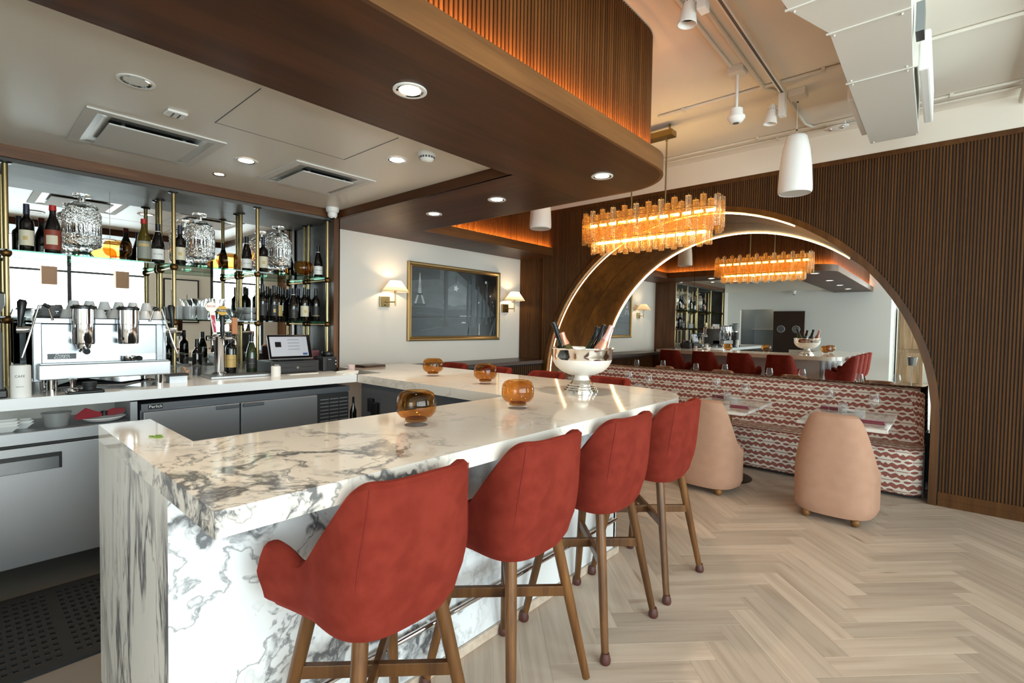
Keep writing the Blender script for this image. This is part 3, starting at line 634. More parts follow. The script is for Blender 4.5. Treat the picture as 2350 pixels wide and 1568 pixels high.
def fold(name, pts, th, mat, label, cat, loc, rz=0):
    mb = MB(); n = len(pts); mb.add([(x, y, z) for x, y, z in pts]+[(x, y, z+th) for x, y, z in pts], [tuple(range(n-1, -1, -1)), tuple(range(n, 2*n))]+[(i, (i+1) % n, n+(i+1) % n, n+i) for i in range(n)])
    o = obj(name, mb, mat, loc=loc, rot=(0, 0, rz)); return tag(o, label, cat)
nk = thing('red_napkin', 'dark red cloth napkin folded like a bow on the oval plate', 'napkin', (-3.77, .588, .9195)); nk.scale = (.72, .66, .8)
mb = MB(); mb.grid([[(-.05, -.20, .01), (-.03, -.13, .03), (-.02, -.05, .02), (-.012, 0, .022)], [(0, -.21, .02), (0, -.13, .075), (0, -.05, .04), (0, 0, .036)], [(.06, -.20, .0), (.045, -.13, .03), (.03, -.05, .018), (.014, 0, .02)], [(.05, -.2, -.004), (.04, -.13, 0), (.02, -.05, 0), (.0, 0, .004)]], closev=True); obj('left_wing', mb, 'napkin_red', nk, smooth=True)
mb = MB(); mb.grid([[(-.012, 0, .022), (-.03, .06, .03), (-.05, .14, .035)], [(0, 0, .036), (0, .06, .055), (.0, .15, .05)], [(.014, 0, .02), (.04, .06, .03), (.05, .14, .03)], [(0, 0, .004), (.02, .06, .004), (.02, .13, .012)]], closev=True); obj('right_wing', mb, 'napkin_red', nk, smooth=True)
obj('napkin_ring', MB().lathe([(.02, -.015), (.026, -.015), (.026, .015), (.02, .015)], 16, (0, 0, .024)), 'capsule_black', nk, smooth=True)
# rubber mat with holes
mt_ = thing('rubber_mat', 'black perforated rubber mat on the floor behind the bar', 'mat', (0, 0, .001))
mb = MB(); xs = [-3.62+i*.058 for i in range(14)]; ys = [-1.2+j*.034 for j in range(54)]
for i, xx in enumerate(xs): mb.box(xx, xx+.026, -1.2, .64, 0, .014)
for j, yy in enumerate(ys): mb.box(-3.62, -2.84, yy, yy+.016, 0, .013)
stuff(obj('mat_grid', mb, 'rubber', mt_)); obj('mat_border', MB().box(-3.66, -3.62, -1.24, .68, 0, .015).box(-2.84, -2.80, -1.24, .68, 0, .015).box(-3.62, -2.84, .64, .68, 0, .015), 'rubber', mt_)
obj('mat_band', MB().box(-3.62, -2.84, .30, .345, 0, .0145), 'rubber', mt_)
# ------------------------------------------------------------------ back bar niche
XN = -4.40
nb = sthing('trim_5', 'walnut frame of the back-bar niche', 'frame')
obj('header', MB().box(XN-.03, XN, -.72, 2.405, 2.50, ZI), 'beam_wood', nb)
obj('jamb', MB().box(XN-.05, XN, 2.405, 2.465, ZB_, ZI), 'post_wood', nb); obj('jamb', MB().box(XN-.05, XN, -.72, -.66, ZB_, ZI), 'post_wood', nb)
obj('side_panel', MB().box(XW, XN-.05, 2.42, 2.455, 0, ZI), 'niche_grey', nb); obj('side_panel', MB().box(XW, XN-.05, -.72, -.69, ZB_, ZI), 'niche_grey', nb)
obj('outer_panel', MB().box(XW, XN, 2.456, 2.466, 1.0, ZL), 'post_wood', nb)
obj('niche_ceiling', MB().box(XW, XN-.03, -.72, 2.42, 2.475, 2.50), 'niche_grey', nb)
bm_ = thing('bar_mirror', 'mirror panels behind the back-bar shelves', 'mirror', (XW+.004, 0, ZB_))
for y0, y1 in ((-.69, .798), (.801, 2.42)): obj('mirror_pane', MB().box(0, .006, y0, y1, 0, 1.405), 'mirror', bm_)
su = thing('bar_shelving', 'brass pole shelving with ball joints and glass shelves in the niche', 'shelving', (0, 0, ZB_))
PY = (-.66, .22, 1.113, 1.721, 2.353); XFp, XBp = -4.43, -4.80; SZ = (1.50, 1.92)
for yy in PY:
    for xx in (XFp, XBp):
        p = obj('pole', MB().tube([(xx, yy, 0), (xx, yy, 2.475-ZB_)], .0145, 14), 'brass_light', su, smooth=True)
        for sz in SZ: obj('ball_joint', MB().ball((xx, yy, sz-ZB_-.012), .029, 14), 'brass_dark', p, smooth=True)
        obj('flange', MB().lathe([(.0145, 0), (.034, 0), (.034, -.008), (.0145, -.012)], 16, (xx, yy, 2.475-ZB_)), 'black', p, smooth=True)
    for sz in SZ: obj('shelf_rail', MB().tube([(XFp, yy, sz-ZB_-.014), (XBp, yy, sz-ZB_-.014)], .0105, 10), 'brass', su, smooth=True)
for a_, b_ in zip(PY, PY[1:]):
    for sz in SZ:
        mb = MB(); mb.mi = 0; x0, x1, y0, y1, z0, z1 = XBp-.02, XFp+.02, a_+.004, b_-.004, sz-ZB_, sz-ZB_+.010
        P = [(x, y, z) for z in (z0, z1) for y in (y0, y1) for x in (x0, x1)]
        mb.add(P, [(0, 2, 3, 1), (4, 5, 7, 6)]); mb.mi = 1; mb.add(P, [(0, 1, 5, 4), (2, 6, 7, 3), (0, 4, 6, 2), (1, 3, 7, 5)])
        obj('glass_shelf', mb, ['glass_shelf', 'glass_edge'], su)
# ------------------------------------------------------------------ bar stools
def sm(a, b, x):
    t = min(1, max(0, (x-a)/(b-a))); return t*t*(3-2*t)
def make_stool():
    root = thing('bar_stool', 'rust red velvet bar stool', 'bar stool', (0, 0, 0), 0, 'red velvet bar stools')
    Z0 = .655; N = 96
    def smin(p, q, r):
        t = max(0, r-abs(p-q))/r; return min(p, q)-t*t*r/4
    def smax(p, q, r): return -smin(-p, -q, r)
    def plan(s, z=1.0):
        if abs(s) <= .62:
            e = .66-.16*sm(Z0, Z0+.20, z); th = s/.62*PI/2; sn, cs = math.sin(th), max(math.cos(th), 0); return .238*math.copysign(abs(sn)**e, sn), -.225*cs**e, cs**e
        t = (abs(s)-.62)/.38
        return math.copysign(.238+.058*t**1.4, s), t*.175, 0.0
    def toph(s):
        x, y, wgt = plan(s); yq = y-.045*wgt
        h = smax(smin(1.085, 1.085-1.32*(yq+.192), .065), .80, .07)
        if abs(s) > .62:
            t = (abs(s)-.62)/.38; h += .052*sm(.1, .85, t)-.075*sm(.86, 1.0, t)**2
        return h
    def pos(s, z, inset=0.0):
        x, y, wgt = plan(s, z); k = (z-Z0)
        tk = .84+.10*sm(0, .03, k)+.06*sm(.02, .12, k)
        lean = .045*max(0, k-.05)/.38*wgt
        nar = 1-.12*sm(.12, .43, k)
        L = math.hypot(x, y) or 1; nx, ny = (x/L, y/L) if abs(s) <= .62 else (math.copysign(1, s), 0)
        return (x*tk*nar-nx*inset, y*tk-lean-ny*inset, z)
    rows = []
    K = 12
    for i in range(N+1):
        s = -1+2*i/N; h = toph(s); r = []
        th = .046 if abs(s) < .95 else .046*(1-(abs(s)-.95)/.05*.7)
        bl = .030*(1-abs(s)**2.2)
        for j in range(K+1):
            p = pos(s, Z0+(h-Z0-.012)*(j/K)); r.append((p[0], p[1], p[2]-bl*(1-j/K)**2))
        a = pos(s, h-.012); b = pos(s, h-.012, th); m1 = pos(s, h, th*.3); m2 = pos(s, h, th*.7)
        r += [m1, m2]
        for j in range(K, -1, -1): r.append(pos(s, Z0+.02+(h-Z0-.032)*(j/K), th))
        rows.append(r)
    mb = MB(); mb.grid(rows); n = len(rows[0]); mb.add(rows[0], [tuple(range(n))]); mb.add(rows[-1], [tuple(range(n-1, -1, -1))])
    sh = obj('shell', mb, 'velvet_red', root, smooth=True)
    for sgn in (-1, 1):
        pts = [Vector(pos(sgn*.30, Z0+.04+(toph(.30)-Z0-.05)*j/14, -.0016)) for j in range(15)]; obj('seam', MB().tube(pts, .0011, 5), 'seam_red', sh)
    # underside pan and cushion
    und = [(lambda p, q: (p[0], p[1], p[2]-.030*(1-abs(q)**2.2)))(pos(-1+2*i/N, Z0), -1+2*i/N) for i in range(N+1)]; mb = MB(); mb.add(und+[(0, 0, Z0-.034)], [(i, i+1, N+1) for i in range(N)]+[(N, 0, N+1)]); obj('seat_pan', mb, 'velvet_red', root, smooth=True)
    cr_ = []
    for (k, z) in ((.80, Z0+.01), (.93, Z0+.03), (.95, Z0+.075), (.90, Z0+.092), (.5, Z0+.097), (.02, Z0+.098)):
        ring = []
        for i in range(32):
            a = 2*PI*i/32; c, s_ = math.cos(a), math.sin(a); ring.append((.215*k*math.copysign(abs(c)**.75, c), .01+.205*k*math.copysign(abs(s_)**.75, s_), z))
        cr_.append(ring)
    mb = MB(); mb.grid(cr_, closeu=True); obj('seat', mb, 'velvet_seat', root, smooth=True)
    for sx_ in (-1, 1):
        for sy_ in (-1, 1):
            a = Vector((sx_*.135, sy_*.13, Z0+.01)); b = Vector((sx_*.240, sy_*.236, .02))
            mb = MB().tube([a.lerp(b, t) for t in (0, .3, .65, 1)], [.0235, .0225, .0195, .0165], 14); lg_ = obj('leg', mb, 'leg_wood', root, smooth=True)
            mb = MB().lathe([(.001, 0), (.020, 0), (.0245, .008), (.025, .02), (.021, .036), (.0175, .05), (.001, .05)], 14, (sx_*.2405, sy_*.2365, 0)); obj('foot_cap', mb, 'foot_cap', lg_, smooth=True)
    zs = .40; d = .135+(.243-.135)*(Z0-zs)/(Z0-.02)
    for i, ang in enumerate((PI/4, -PI/4)):
        Rm = Matrix.Rotation(ang, 4, 'Z'); L = d*math.sqrt(2)-.012; obj('stretcher', MB().box(-L, L, -.011, .011, zs-.021+i*.0, zs+.021, rot=Rm, bev=.002), 'leg_wood', root)
    return root
st0 = make_stool()
labs = ['rust red velvet bar stool nearest the camera, at the near end of the marble bar', 'rust red velvet bar stool second from the near end of the bar', 'rust red velvet bar stool third from the near end of the bar', 'rust red velvet bar stool by the rounded corner of the marble bar']
stools = []
for i, yy in enumerate((.875, 1.505, 2.14, 2.785)):
    if i == 0: st0.location = (-1.325, yy, 0); st0.rotation_euler = (0, 0, PI/2); st0['label'] = labs[0]; stools.append(st0)
    else: stools.append(dup(st0, (-1.325, yy, 0), PI/2, labs[i]))
# the far right foot of the second stool has lost its cap
lost = [c for l in stools[1].children if l.name.startswith('leg') for c in l.children if c.name.startswith('foot_cap')]
for c in lost:
    vx = sum(v.co.x for v in c.data.vertices)/len(c.data.vertices); vy = sum(v.co.y for v in c.data.vertices)/len(c.data.vertices)
    if vx > 0 and vy < 0: bpy.data.objects.remove(c); break
for i, (xx, lb) in enumerate(((-4.0, 'rust red velvet bar stool at the return counter, closest to the picture wall'), (-3.36, 'rust red velvet bar stool at the return counter, second from the picture wall'), (-2.73, 'rust red velvet bar stool behind the left side of the silver bowl'), (-2.08, 'rust red velvet bar stool behind the right side of the silver bowl'))):
    dup(st0, (xx, 3.40, 0), PI, lb)
# ------------------------------------------------------------------ peach dining chairs
def make_chair():
    root = thing('lounge_chair', 'peach velvet tub chair', 'chair', (0, 0, 0), 0, 'peach tub chairs')
    N = 56; Z0, Z1 = .056, .845
    def toph(th):       # th: 0 at the back, 180 in front
        return Z1-(Z1-.41)*sm(44, 94, th)
    def pos(th, z, ins=0):
        a = math.radians(th); k = (z-Z0)/(Z1-Z0); e = .74 if th < 90 else 1.0
        sn, cs = math.sin(a), math.cos(a); X_ = math.copysign(abs(sn)**e, sn); Y_ = math.copysign(abs(cs)**e, cs)
        tk = .02*(1-sm(0, .05, z-Z0)); rx = .284-.078*(max(0, k-.40)/.6)**1.5-tk; ry = .272-tk; rx += .016*sm(75, 105, th)
        y = -(ry-ins)*Y_
        if y < 0: y += .07*k*k*Y_
        return ((rx-ins)*X_, y, z)
    rows = []; K = 14
    for i in range(N):
        t = -180+360*i/N; th = abs(t); h = toph(th); sgn = -1 if t < 0 else 1; r = []
        for j in range(K+1):
            p = pos(th, Z0+(h-.02-Z0)*j/K); r.append((sgn*p[0], p[1], p[2]))
        ins = .075
        for zz, q in ((h-.005, .018), (h, .04), (h-.005, .058), (h-.03, ins)):
            p = pos(th, zz, q); r.append((sgn*p[0], p[1], p[2]))
        p = pos(th, min(h-.03, .36), ins); r.append((sgn*p[0], p[1], p[2]))
        rows.append(r)
    mb = MB(); mb.grid(rows, closev=True); mb.add([r[0] for r in rows], [tuple(range(N))]); obj('tub', mb, 'velvet_peach', root, smooth=True)
    cr_ = []
    for k, z in ((.97, .33), (1.0, .40), (.96, .435), (.8, .445), (.02, .447)): cr_.append([(.262*k*math.cos(2*PI*i/36), .05+.245*k*math.sin(2*PI*i/36), z) for i in range(36)])
    mb = MB(); mb.grid(cr_, closeu=True); obj('seat', mb, 'velvet_peach', root, smooth=True)
    for sx_ in (-1, 1):
        for sy_ in (-1, 1): obj('ball_foot', MB().ball((sx_*.165, -.205 if sy_ < 0 else .14, .033), .033, 16), 'ball_wood', root, smooth=True)
    return root
ch0 = make_chair()
TX = (-.60, -1.62, -2.64, -3.62)
chl = ['peach velvet tub chair at the table nearest the slatted wall on the right', 'peach velvet tub chair behind the last bar stool', 'peach velvet tub chair at the third table from the right, behind the bar', 'peach velvet tub chair at the leftmost banquette table, behind the bar']
for i, xx in enumerate(TX):
    if i == 0: ch0.location = (xx-.03, 4.745, 0); ch0['label'] = chl[0]
    else: dup(ch0, (xx-.03, 4.745, 0), 0, chl[i])
# ------------------------------------------------------------------ tables
def make_table():
    t = thing('dining_table', 'marble bistro table', 'table', (0, 0, 0), 0, 'marble tables along the banquette')
    obj('table_top', MB().box(-.305, .305, -.475, .475, .725, .752, bev=.004), 'marble_table', t)
    obj('column', MB().tube([(0, .06, .02), (0, .06, .70)], .034, 18), 'column_bronze', t, smooth=True)
    obj('top_plate', MB().lathe([(.001, .70), (.11, .70), (.11, .725), (.001, .725)], 24, (0, .06, 0)), 'bronze', t, smooth=True)
    obj('base', MB().lathe([(.001, 0), (.235, 0), (.235, .008), (.22, .014), (.06, .022), (.034, .03), (.001, .03)], 40, (0, .06, 0)), 'bronze', t, smooth=True)
    return t
tb0 = make_table(); tl = ['rectangular marble table set for two, nearest the slatted wall on the right', 'rectangular marble table set for two, behind the last bar stool', 'marble table at the banquette seen just past the rounded bar corner', 'leftmost marble table at the banquette, behind the bar']
TY = 5.12
tables = []
for i, xx in enumerate(TX):
    if i == 0: tb0.location = (xx, TY, 0); tb0['label'] = tl[0]
    else: dup(tb0, (xx, TY, 0), 0, tl[i])
# table settings
wg = thing('wine_glass', 'stemmed wine glass', 'wine glass', (0, 0, -5), 0, 'wine glasses on the banquette tables')
obj('bowl', MB().lathe([(.004, .105), (.022, .112), (.044, .135), (.047, .15), (.04, .185), (.033, .222), (.032, .222), (.039, .185), (.0455, .15), (.042, .136), (.004, .108)], 28), 'glass', wg, smooth=True)
obj('stem', MB().tube([(0, 0, .006), (0, 0, .106)], [.005, .0035], 10), 'glass', wg, smooth=True); obj('foot', MB().lathe([(.001, 0), (.036, 0), (.036, .0015), (.008, .005), (.004, .012)], 24), 'glass', wg, smooth=True)
tmb = obj('tumbler', MB().lathe([(.001, 0), (.036, 0), (.0375, .085), (.0355, .085), (.034, .008), (.001, .008)], 24), 'frosted_glass', smooth=True, loc=(0, 0, -5)); tag(tmb, 'frosted glass tumbler', 'tumbler', 'tumblers on the banquette tables')
npk = obj('folded_napkin', MB().box(-.085, .085, -.036, .036, 0, .013, bev=.005).box(-.08, .082, -.034, .036, .013, .028, bev=.006), 'napkin', loc=(0, 0, -5)); tag(npk, 'folded burgundy napkin', 'napkin', 'burgundy napkins on the banquette tables')
plt = obj('side_plate', MB().lathe([(.001, .004), (.045, .004), (.078, .014), (.08, .013), (.05, 0), (.001, 0)], 28), 'porcelain', smooth=True, loc=(0, 0, -5)); tag(plt, 'small white plate', 'plate', 'white plates on the banquette tables')
tn = ['the rightmost banquette table', 'the banquette table behind the last bar stool', 'the third banquette table from the right', 'the leftmost banquette table']
first = {}
def put(src, loc, rz, label):
    k = src.name
    if k not in first: first[k] = 1; src.location = loc; src.rotation_euler = (0, 0, rz); src['label'] = label; return src
    return dup(src, loc, rz, label)
for i, xx in enumerate(TX):
    z = .7525
    put(wg, (xx+.175, TY-.01, z), 0, 'stemmed wine glass at the chair side of '+tn[i]); put(wg, (xx-.18, TY+.21, z), 0, 'stemmed wine glass at the bench side of '+tn[i])
    put(tmb, (xx+.085, TY-.06, z), 0, 'frosted tumbler at the chair side of '+tn[i]); put(tmb, (xx-.08, TY+.27, z), 0, 'frosted tumbler at the bench side of '+tn[i])
    put(npk, (xx+.18, TY-.19, z), .08, 'folded burgundy napkin at the chair side of '+tn[i]); put(npk, (xx-.19, TY+.39, z), -.05, 'folded burgundy napkin at the bench side of '+tn[i])
    put(plt, (xx-.02, TY+.38, z), 0, 'small white plate in the middle of '+tn[i])
# ------------------------------------------------------------------ banquette
bq = thing('banquette', 'long built-in banquette in rose and cream zigzag fabric', 'banquette', (0, 0, 0))
def uvmesh(name, rows, us, vs_, parent, mat='booth_fabric'):
    mb = MB(); mb.grid(rows); me = mesh(name, mb, mat, True, fix=False); uvl = me.uv_layers.new(name='UVMap'); n = len(rows[0])
    for p in me.polygons:
        for li in p.loop_indices:
            vi = me.loops[li].vertex_index; r, c = divmod(vi, n); uvl.data[li].uv = (us[r][c], vs_[r][c])
    return obj(name, me, None, parent)
# seat: profile (y,z) from the bottom front up, over and back; right end is rounded off
def sweep(name, prof, x0, x1, rnd=0.0):
    L = [0]
    for a, b in zip(prof, prof[1:]): L.append(L[-1]+math.hypot(b[0]-a[0], b[1]-a[1]))
    N = 40; rows, us, vv = [], [], []
    for i in range(N+1):
        x = x0+(x1-x0)*i/N; ex = max(0, x-(x1-rnd)); sh_ = (rnd-math.sqrt(max(0, rnd*rnd-ex*ex))) if rnd else 0
        yb_ = max(p[0] for p in prof); rows.append([(x, y+sh_*min(1, (yb_-y)/.25), z) for y, z in prof]); us.append([x]*len(prof)); vv.append(L)
    return uvmesh(name, rows, us, vv, bq)
seatp = [(5.64, .03), (5.61, .06), (5.605, .30), (5.61, .385), (5.635, .425), (5.68, .442), (5.85, .447), (6.09, .44), (6.10, .42)]
sweep('seat', seatp, -4.05, -.10, .10)
backp = [(6.02, .40), (6.05, .50), (6.17, .90), (6.20, .93), (6.25, .945), (6.33, .945), (6.36, .93), (6.36, .5)]
sweep('backrest', backp, -3.95, -.16)
# right-hand wing of the backrest turning forward
wr_, us, vv = [], [], []
pts = [(-.30, 6.10), (-.22, 6.08), (-.165, 6.03), (-.13, 5.93), (-.115, 5.75)]
for zi in (.40, .60, .80, .93): wr_.append([(x+.02*(.93-zi), y+(zi-.4)*.16, zi) for x, y in pts]); us.append([.1*k for k in range(5)]); vv.append([zi]*5)
uvmesh('wing', wr_, us, vv, bq)
obj('base', MB().box(-4.0, -.16, 5.70, 6.35, 0, .03), 'black_matte', bq)
obj('seat_end', MB().box(-.105, -.095, 5.66, 6.2, .03, .42), 'black_matte', bq)
# ------------------------------------------------------------------ chandelier
chd = thing('chandelier', 'long oval amber glass tube chandelier on two brass rods', 'chandelier', (-2.18, 4.42, 2.25))
obj('canopy', MB().box(-.245, .245, -.055, .055, 1.03, 1.085, bev=.004), 'brass', chd)
for xx in (-.175, .175):
    r = obj('rod', MB().tube([(xx, 0, .30), (xx, 0, .97)], .0075, 10), 'brass_light', chd, smooth=True)
    for k in range(2): obj('chain_link', MB().tube([(xx+(.011*math.cos(a) if k else 0), (0 if k else .011*math.cos(a)), .985+k*.028+.02*math.sin(a)) for a in [2*PI*i/12 for i in range(13)]], .003, 6), 'brass', r, smooth=True)
frm = MB()
def oval(a, b, n, ph=0):
    out = []
    for i in range(n):
        t = 2*PI*(i+ph)/n; c, s_ = math.cos(t), math.sin(t); out.append((a*math.copysign(abs(c)**.55, c), b*math.copysign(abs(s_)**.75, s_)))
    return out
def even_oval(a, b, n, ph=0.0):
    P = oval(a, b, 400); P.append(P[0]); L = [0]
    for p, q in zip(P, P[1:]): L.append(L[-1]+math.dist(p, q))
    out = []; k = 0
    for i in range(n):
        s_ = L[-1]*((i+ph) % n)/n
        while L[k+1] < s_: k += 1
        if s_ < L[k]: k = 0
        t = (s_-L[k])/(L[k+1]-L[k]); out.append((P[k][0]+(P[k+1][0]-P[k][0])*t, P[k][1]+(P[k+1][1]-P[k][1])*t))
    return out
for z, a, b in ((.315, .66, .155), (.13, .57, .10)):
    pts = [(x, y, z) for x, y in oval(a, b, 40)]; pts.append(pts[0]); frm.tube(pts, .006, 6)
obj('frame', frm, 'brass', chd)
def tube_glass(h):
    mb = MB(); r = .026; n = 36
    mb.lathe([(.012, 0), (r*.95, .003), (r, .01), (r, h-.008), (r*.9, h), (.012, h)], n, flute=6, fa=.11); return mesh('glass_tube', mb, 'chandelier_glass', True)
def tube_clear(h):
    mb = MB(); r = .026; n = 36
    mb.lathe([(.012, 0), (r*.95, .003), (r, .01), (r, h-.008), (r*.9, h), (.012, h)], n, flute=6, fa=.11); return mesh('glass_tube', mb, 'chandelier_clear', True)
ta, tb, tc_ = tube_glass(.27), tube_clear(.27), tube_clear(.20)
pin = mesh('pin', MB().tube([(0, 0, .0), (0, 0, .02)], .006, 8), 'brass')
for i, (x, y) in enumerate(even_oval(.685, .175, 50, .001)):
    hi = i % 2; t = obj('glass_tube', tb if (hi and i % 4 == 1) else ta, None, chd, loc=(x, y, .10+(.045 if hi else 0))); obj('pin', pin, None, t, loc=(0, 0, .268))
for i, (x, y) in enumerate(even_oval(.585, .115, 40, .5)):
    obj('glass_tube', tc_ if i % 2 else ta, None, chd, loc=(x, y, .0+(.018 if i % 2 else 0)))
for z, a in ((.30, .60), (.115, .52)):
    for k in range(12):
        xx = -a+2*a*k/11; obj('bulb', MB().tube([(xx-.036, 0, z), (xx+.036, 0, z)], .014, 8), 'bulb_amber', chd, smooth=True)
for xx in (-.2, .2): obj('standoff', MB().tube([(xx, 0, 1.08), (xx, 0, 1.15)], .01, 8), 'brass', chd)
# ------------------------------------------------------------------ pendant loudspeakers
def make_speaker():
    t = thing('pendant_speaker', 'white pendant loudspeaker', 'speaker', (0, 0, 0), 0, 'white pendant loudspeakers')
    pr_ = [(.001, .46), (.045, .462), (.066, .455), (.076, .44), (.098, .34), (.114, .20), (.1215, .06), (.122, .02), (.119, .008), (.112, .0), (.105, .003)]
    obj('housing', MB().lathe(pr_, 40), 'speaker_white', t, smooth=True); obj('grille', MB().lathe([(.001, .006), (.108, .004), (.11, .008)], 40), 'grille_white', t, smooth=True)
    obj('cable', MB().tube([(0, 0, .46), (0, 0, .80)], .0022, 6), 'white_paint', t)
    for z in (.50, .72): obj('cable_clamp', MB().ball((0, 0, z), .007, 8), 'black', t)
    obj('ceiling_box', MB().box(-.06, .06, -.06, .06, .755, .81, bev=.003), 'conduit_white', t)
    return t
sp0 = make_speaker(); sp0.location = (-.934, 4.446, 2.59); sp0['label'] = 'white cone pendant loudspeaker in front of the slatted wall right of the chandelier'
dup(sp0, (-3.433, 4.35, 2.59), 0, 'white pendant loudspeaker hanging beyond the soffit left of the chandelier')
# ------------------------------------------------------------------ track light
tk = thing('track_light_rail', 'white ceiling track rail above the dining area', 'track', (-1.0, 0, 3.33))
obj('rail', MB().box(-.018, .018, 1.2, 4.32, 0, .03), 'white_paint', tk); obj('slot', MB().box(-.008, .008, 1.2, 4.30, -.001, .002), 'dark_grey', tk)
obj('hanger', MB().tube([(0, 1.6, .03), (0, 1.6, .07)], .004, 6), 'white_paint', tk); obj('hanger', MB().tube([(0, 3.9, .03), (0, 3.9, .07)], .004, 6), 'white_paint', tk)
def head(loc, label, rot):
    t = thing('track_spotlight', label, 'spotlight', loc, 0, 'white track spotlights')
    obj('driver_box', MB().box(-.022, .022, -.035, .035, -.17, -.0, bev=.003), 'white_paint', t)
    Rm = Matrix.Translation((-.075, 0, -.13)) @ Matrix.Rotation(rot, 4, 'Y')
    mb = MB(); mb.lathe([(.001, .07), (.02, .07), (.03, .05), (.042, -.04), (.05, -.075), (.048, -.078), (.036, -.06), (.034, -.03)], 26); mb.v = [tuple(Rm @ Vector(v)) for v in mb.v]; c = obj('can', mb, 'white_paint', t, smooth=True)
    mb = MB(); mb.lathe([(.001, -.045), (.034, -.045)], 20); mb.v = [tuple(Rm @ Vector(v)) for v in mb.v]; obj('lens', mb, 'lens_black', c)
    mb = MB()
    for k in range(12): a = 2*PI*k/12; mb.box(-.003, .003, -.0015, .0015, -.0015, .0015, rot=Rm @ Matrix.Translation((.033*math.cos(a), .033*math.sin(a), .03)) @ Matrix.Rotation(a+PI/2, 4, 'Z'))
    obj('vent_slots', mb, 'black', c); obj('swivel', MB().tube([(-.02, 0, -.10), (-.075, 0, -.10)], .007, 8), 'white_paint', t)
head((-1.0, 4.26, 3.325), 'white track spotlight at the far end of the rail beside the pendant sensor', .12)
head((-1.0, 2.60, 3.325), 'white track spotlight at the top edge of the picture', .1)
# ------------------------------------------------------------------ conduits, boxes, detectors on the ceiling
def pipe(label, pts, r=.0125): return tag(obj('ceiling_conduit', MB().tube(pts, r, 10), 'conduit_white', smooth=True), label, 'conduit', 'painted ceiling conduits')
pipe('pale painted conduit running into the square box of the pendant sensor', [(-1.215, .6, 3.385), (-1.215, 3.70, 3.385)])
pipe('pale painted conduit running beside the track rail', [(-1.115, .6, 3.383), (-1.12, 4.22, 3.383)], .015)
pipe('thin crosswise conduit above the brass chandelier canopy, passing over the duct', [(-1.98, 4.18, 3.386), (3.4, 4.18, 3.386)])
pipe('bent conduit leaving the track rail towards the far wall', [(-1.12, 4.22, 3.383), (-1.06, 4.30, 3.383), (-1.02, 4.5, 3.383), (-1.02, 5.15, 3.383), (-.98, 5.27, 3.383), (-.88, 5.30, 3.383), (-.80, 5.30, 3.383)])
pipe('upper of the two parallel conduits along the far ceiling edge', [(-3.9, 5.27, 3.386), (3.4, 5.27, 3.386)])
pipe('lower of the two parallel conduits, closest to the slatted wall', [(-3.9, 5.40, 3.388), (3.4, 5.40, 3.388)], .011)
pipe('thick pipe at the right edge of the ceiling', [(.40, -1.0, 3.36), (.40, 5.25, 3.36), (.40, 5.58, 3.34)], .026)
cl0 = None
for i, (x, y, lb) in enumerate(((-1.75, 4.18, 'conduit clip left of the pendant sensor'), (-.72, 4.18, 'conduit clip right of the pendant speaker cable'), (-1.45, 5.27, 'conduit clip on the upper far conduit behind the right pendant speaker'), (-1.30, 5.40, 'conduit clip on the lower far conduit behind the right pendant speaker'), (-.02, 5.27, 'conduit clip on the far conduit right of the duct'))):
    if cl0 is None:
        cl0 = tag(obj('conduit_clip', MB().box(-.012, .012, -.02, .02, -.032, -.028).box(-.012, .012, -.02, -.016, -.032, 0).box(-.012, .012, .016, .04, -.004, 0), 'conduit_white', loc=(x, y, 3.40)), lb, 'clip', 'conduit clips')
    else: dup(cl0, (x, y, 3.40), 0, lb)
ps = thing('pendant_sensor', 'white dome sensor hanging from a square ceiling box', 'sensor', (-1.19, 3.78, 3.0))
obj('box', MB().box(-.055, .055, -.055, .055, .345, .40, bev=.003), 'conduit_white', ps); obj('stem', MB().tube([(0, 0, .10), (0, 0, .35)], .011, 10), 'white_paint', ps, smooth=True)
obj('dome', MB().lathe([(.001, .105), (.03, .105), (.044, .10), (.046, .055), (.06, .048), (.062, .036), (.045, .01), (.03, .0), (.001, 0)], 28), 'white_paint', ps, smooth=True); obj('eye', MB().lathe([(.001, -.001), (.022, -.001), (.024, .004)], 16), 'dark_grey', ps)
el = thing('emergency_light', 'small white emergency light with twin lamps on the far conduit', 'emergency light', (-.80, 5.31, 3.32))
obj('body', MB().lathe([(.001, 0), (.05, .002), (.085, .018), (.085, .03), (.05, .04), (.001, .042)], 24, sx=1.15, sy=.6), 'speaker_white', el, smooth=True); obj('box', MB().box(-.07, .07, -.04, .04, .04, .08), 'conduit_white', el)
for s_ in (-.04, .05): obj('lamp', MB().ball((s_, -.03, .012), .018, 12), 'chrome', el, smooth=True)
# ------------------------------------------------------------------ air duct
du = thing('air_duct', 'white painted rectangular air duct with riveted panels hanging below the ceiling', 'duct', (0, 0, 3.0))
def duct(y0, y1, x0, x1, xx0, xx1):
    mb = MB(); mb.add([(x0, y0, 0), (x1, y0, 0), (xx1, y1, 0), (xx0, y1, 0), (x0, y0, .40), (x1, y0, .40), (xx1, y1, .40), (xx0, y1, .40)], [(0, 3, 2, 1), (4, 5, 6, 7), (0, 1, 5, 4), (2, 3, 7, 6), (1, 2, 6, 5), (0, 4, 7, 3)]); return mb
obj('duct_section', duct(3.603, 4.86, -.49, -.185, -.495, -.20), 'duct_white', du); obj('duct_section', duct(2.943, 3.60, -.485, -.165, -.49, -.185), 'duct_white', du)
obj('duct_section', duct(2.603, 2.94, -.60, -.155, -.485, -.165), 'duct_white', du); obj('duct_section', duct(1.2, 2.60, -.70, -.15, -.60, -.155), 'duct_white', du)
for y in (2.60, 2.94, 3.60): obj('flange', MB().box(-.50 if y > 2.7 else -.612, -.163, y-.004, y+.004, -.006, .40), 'duct_white', du)
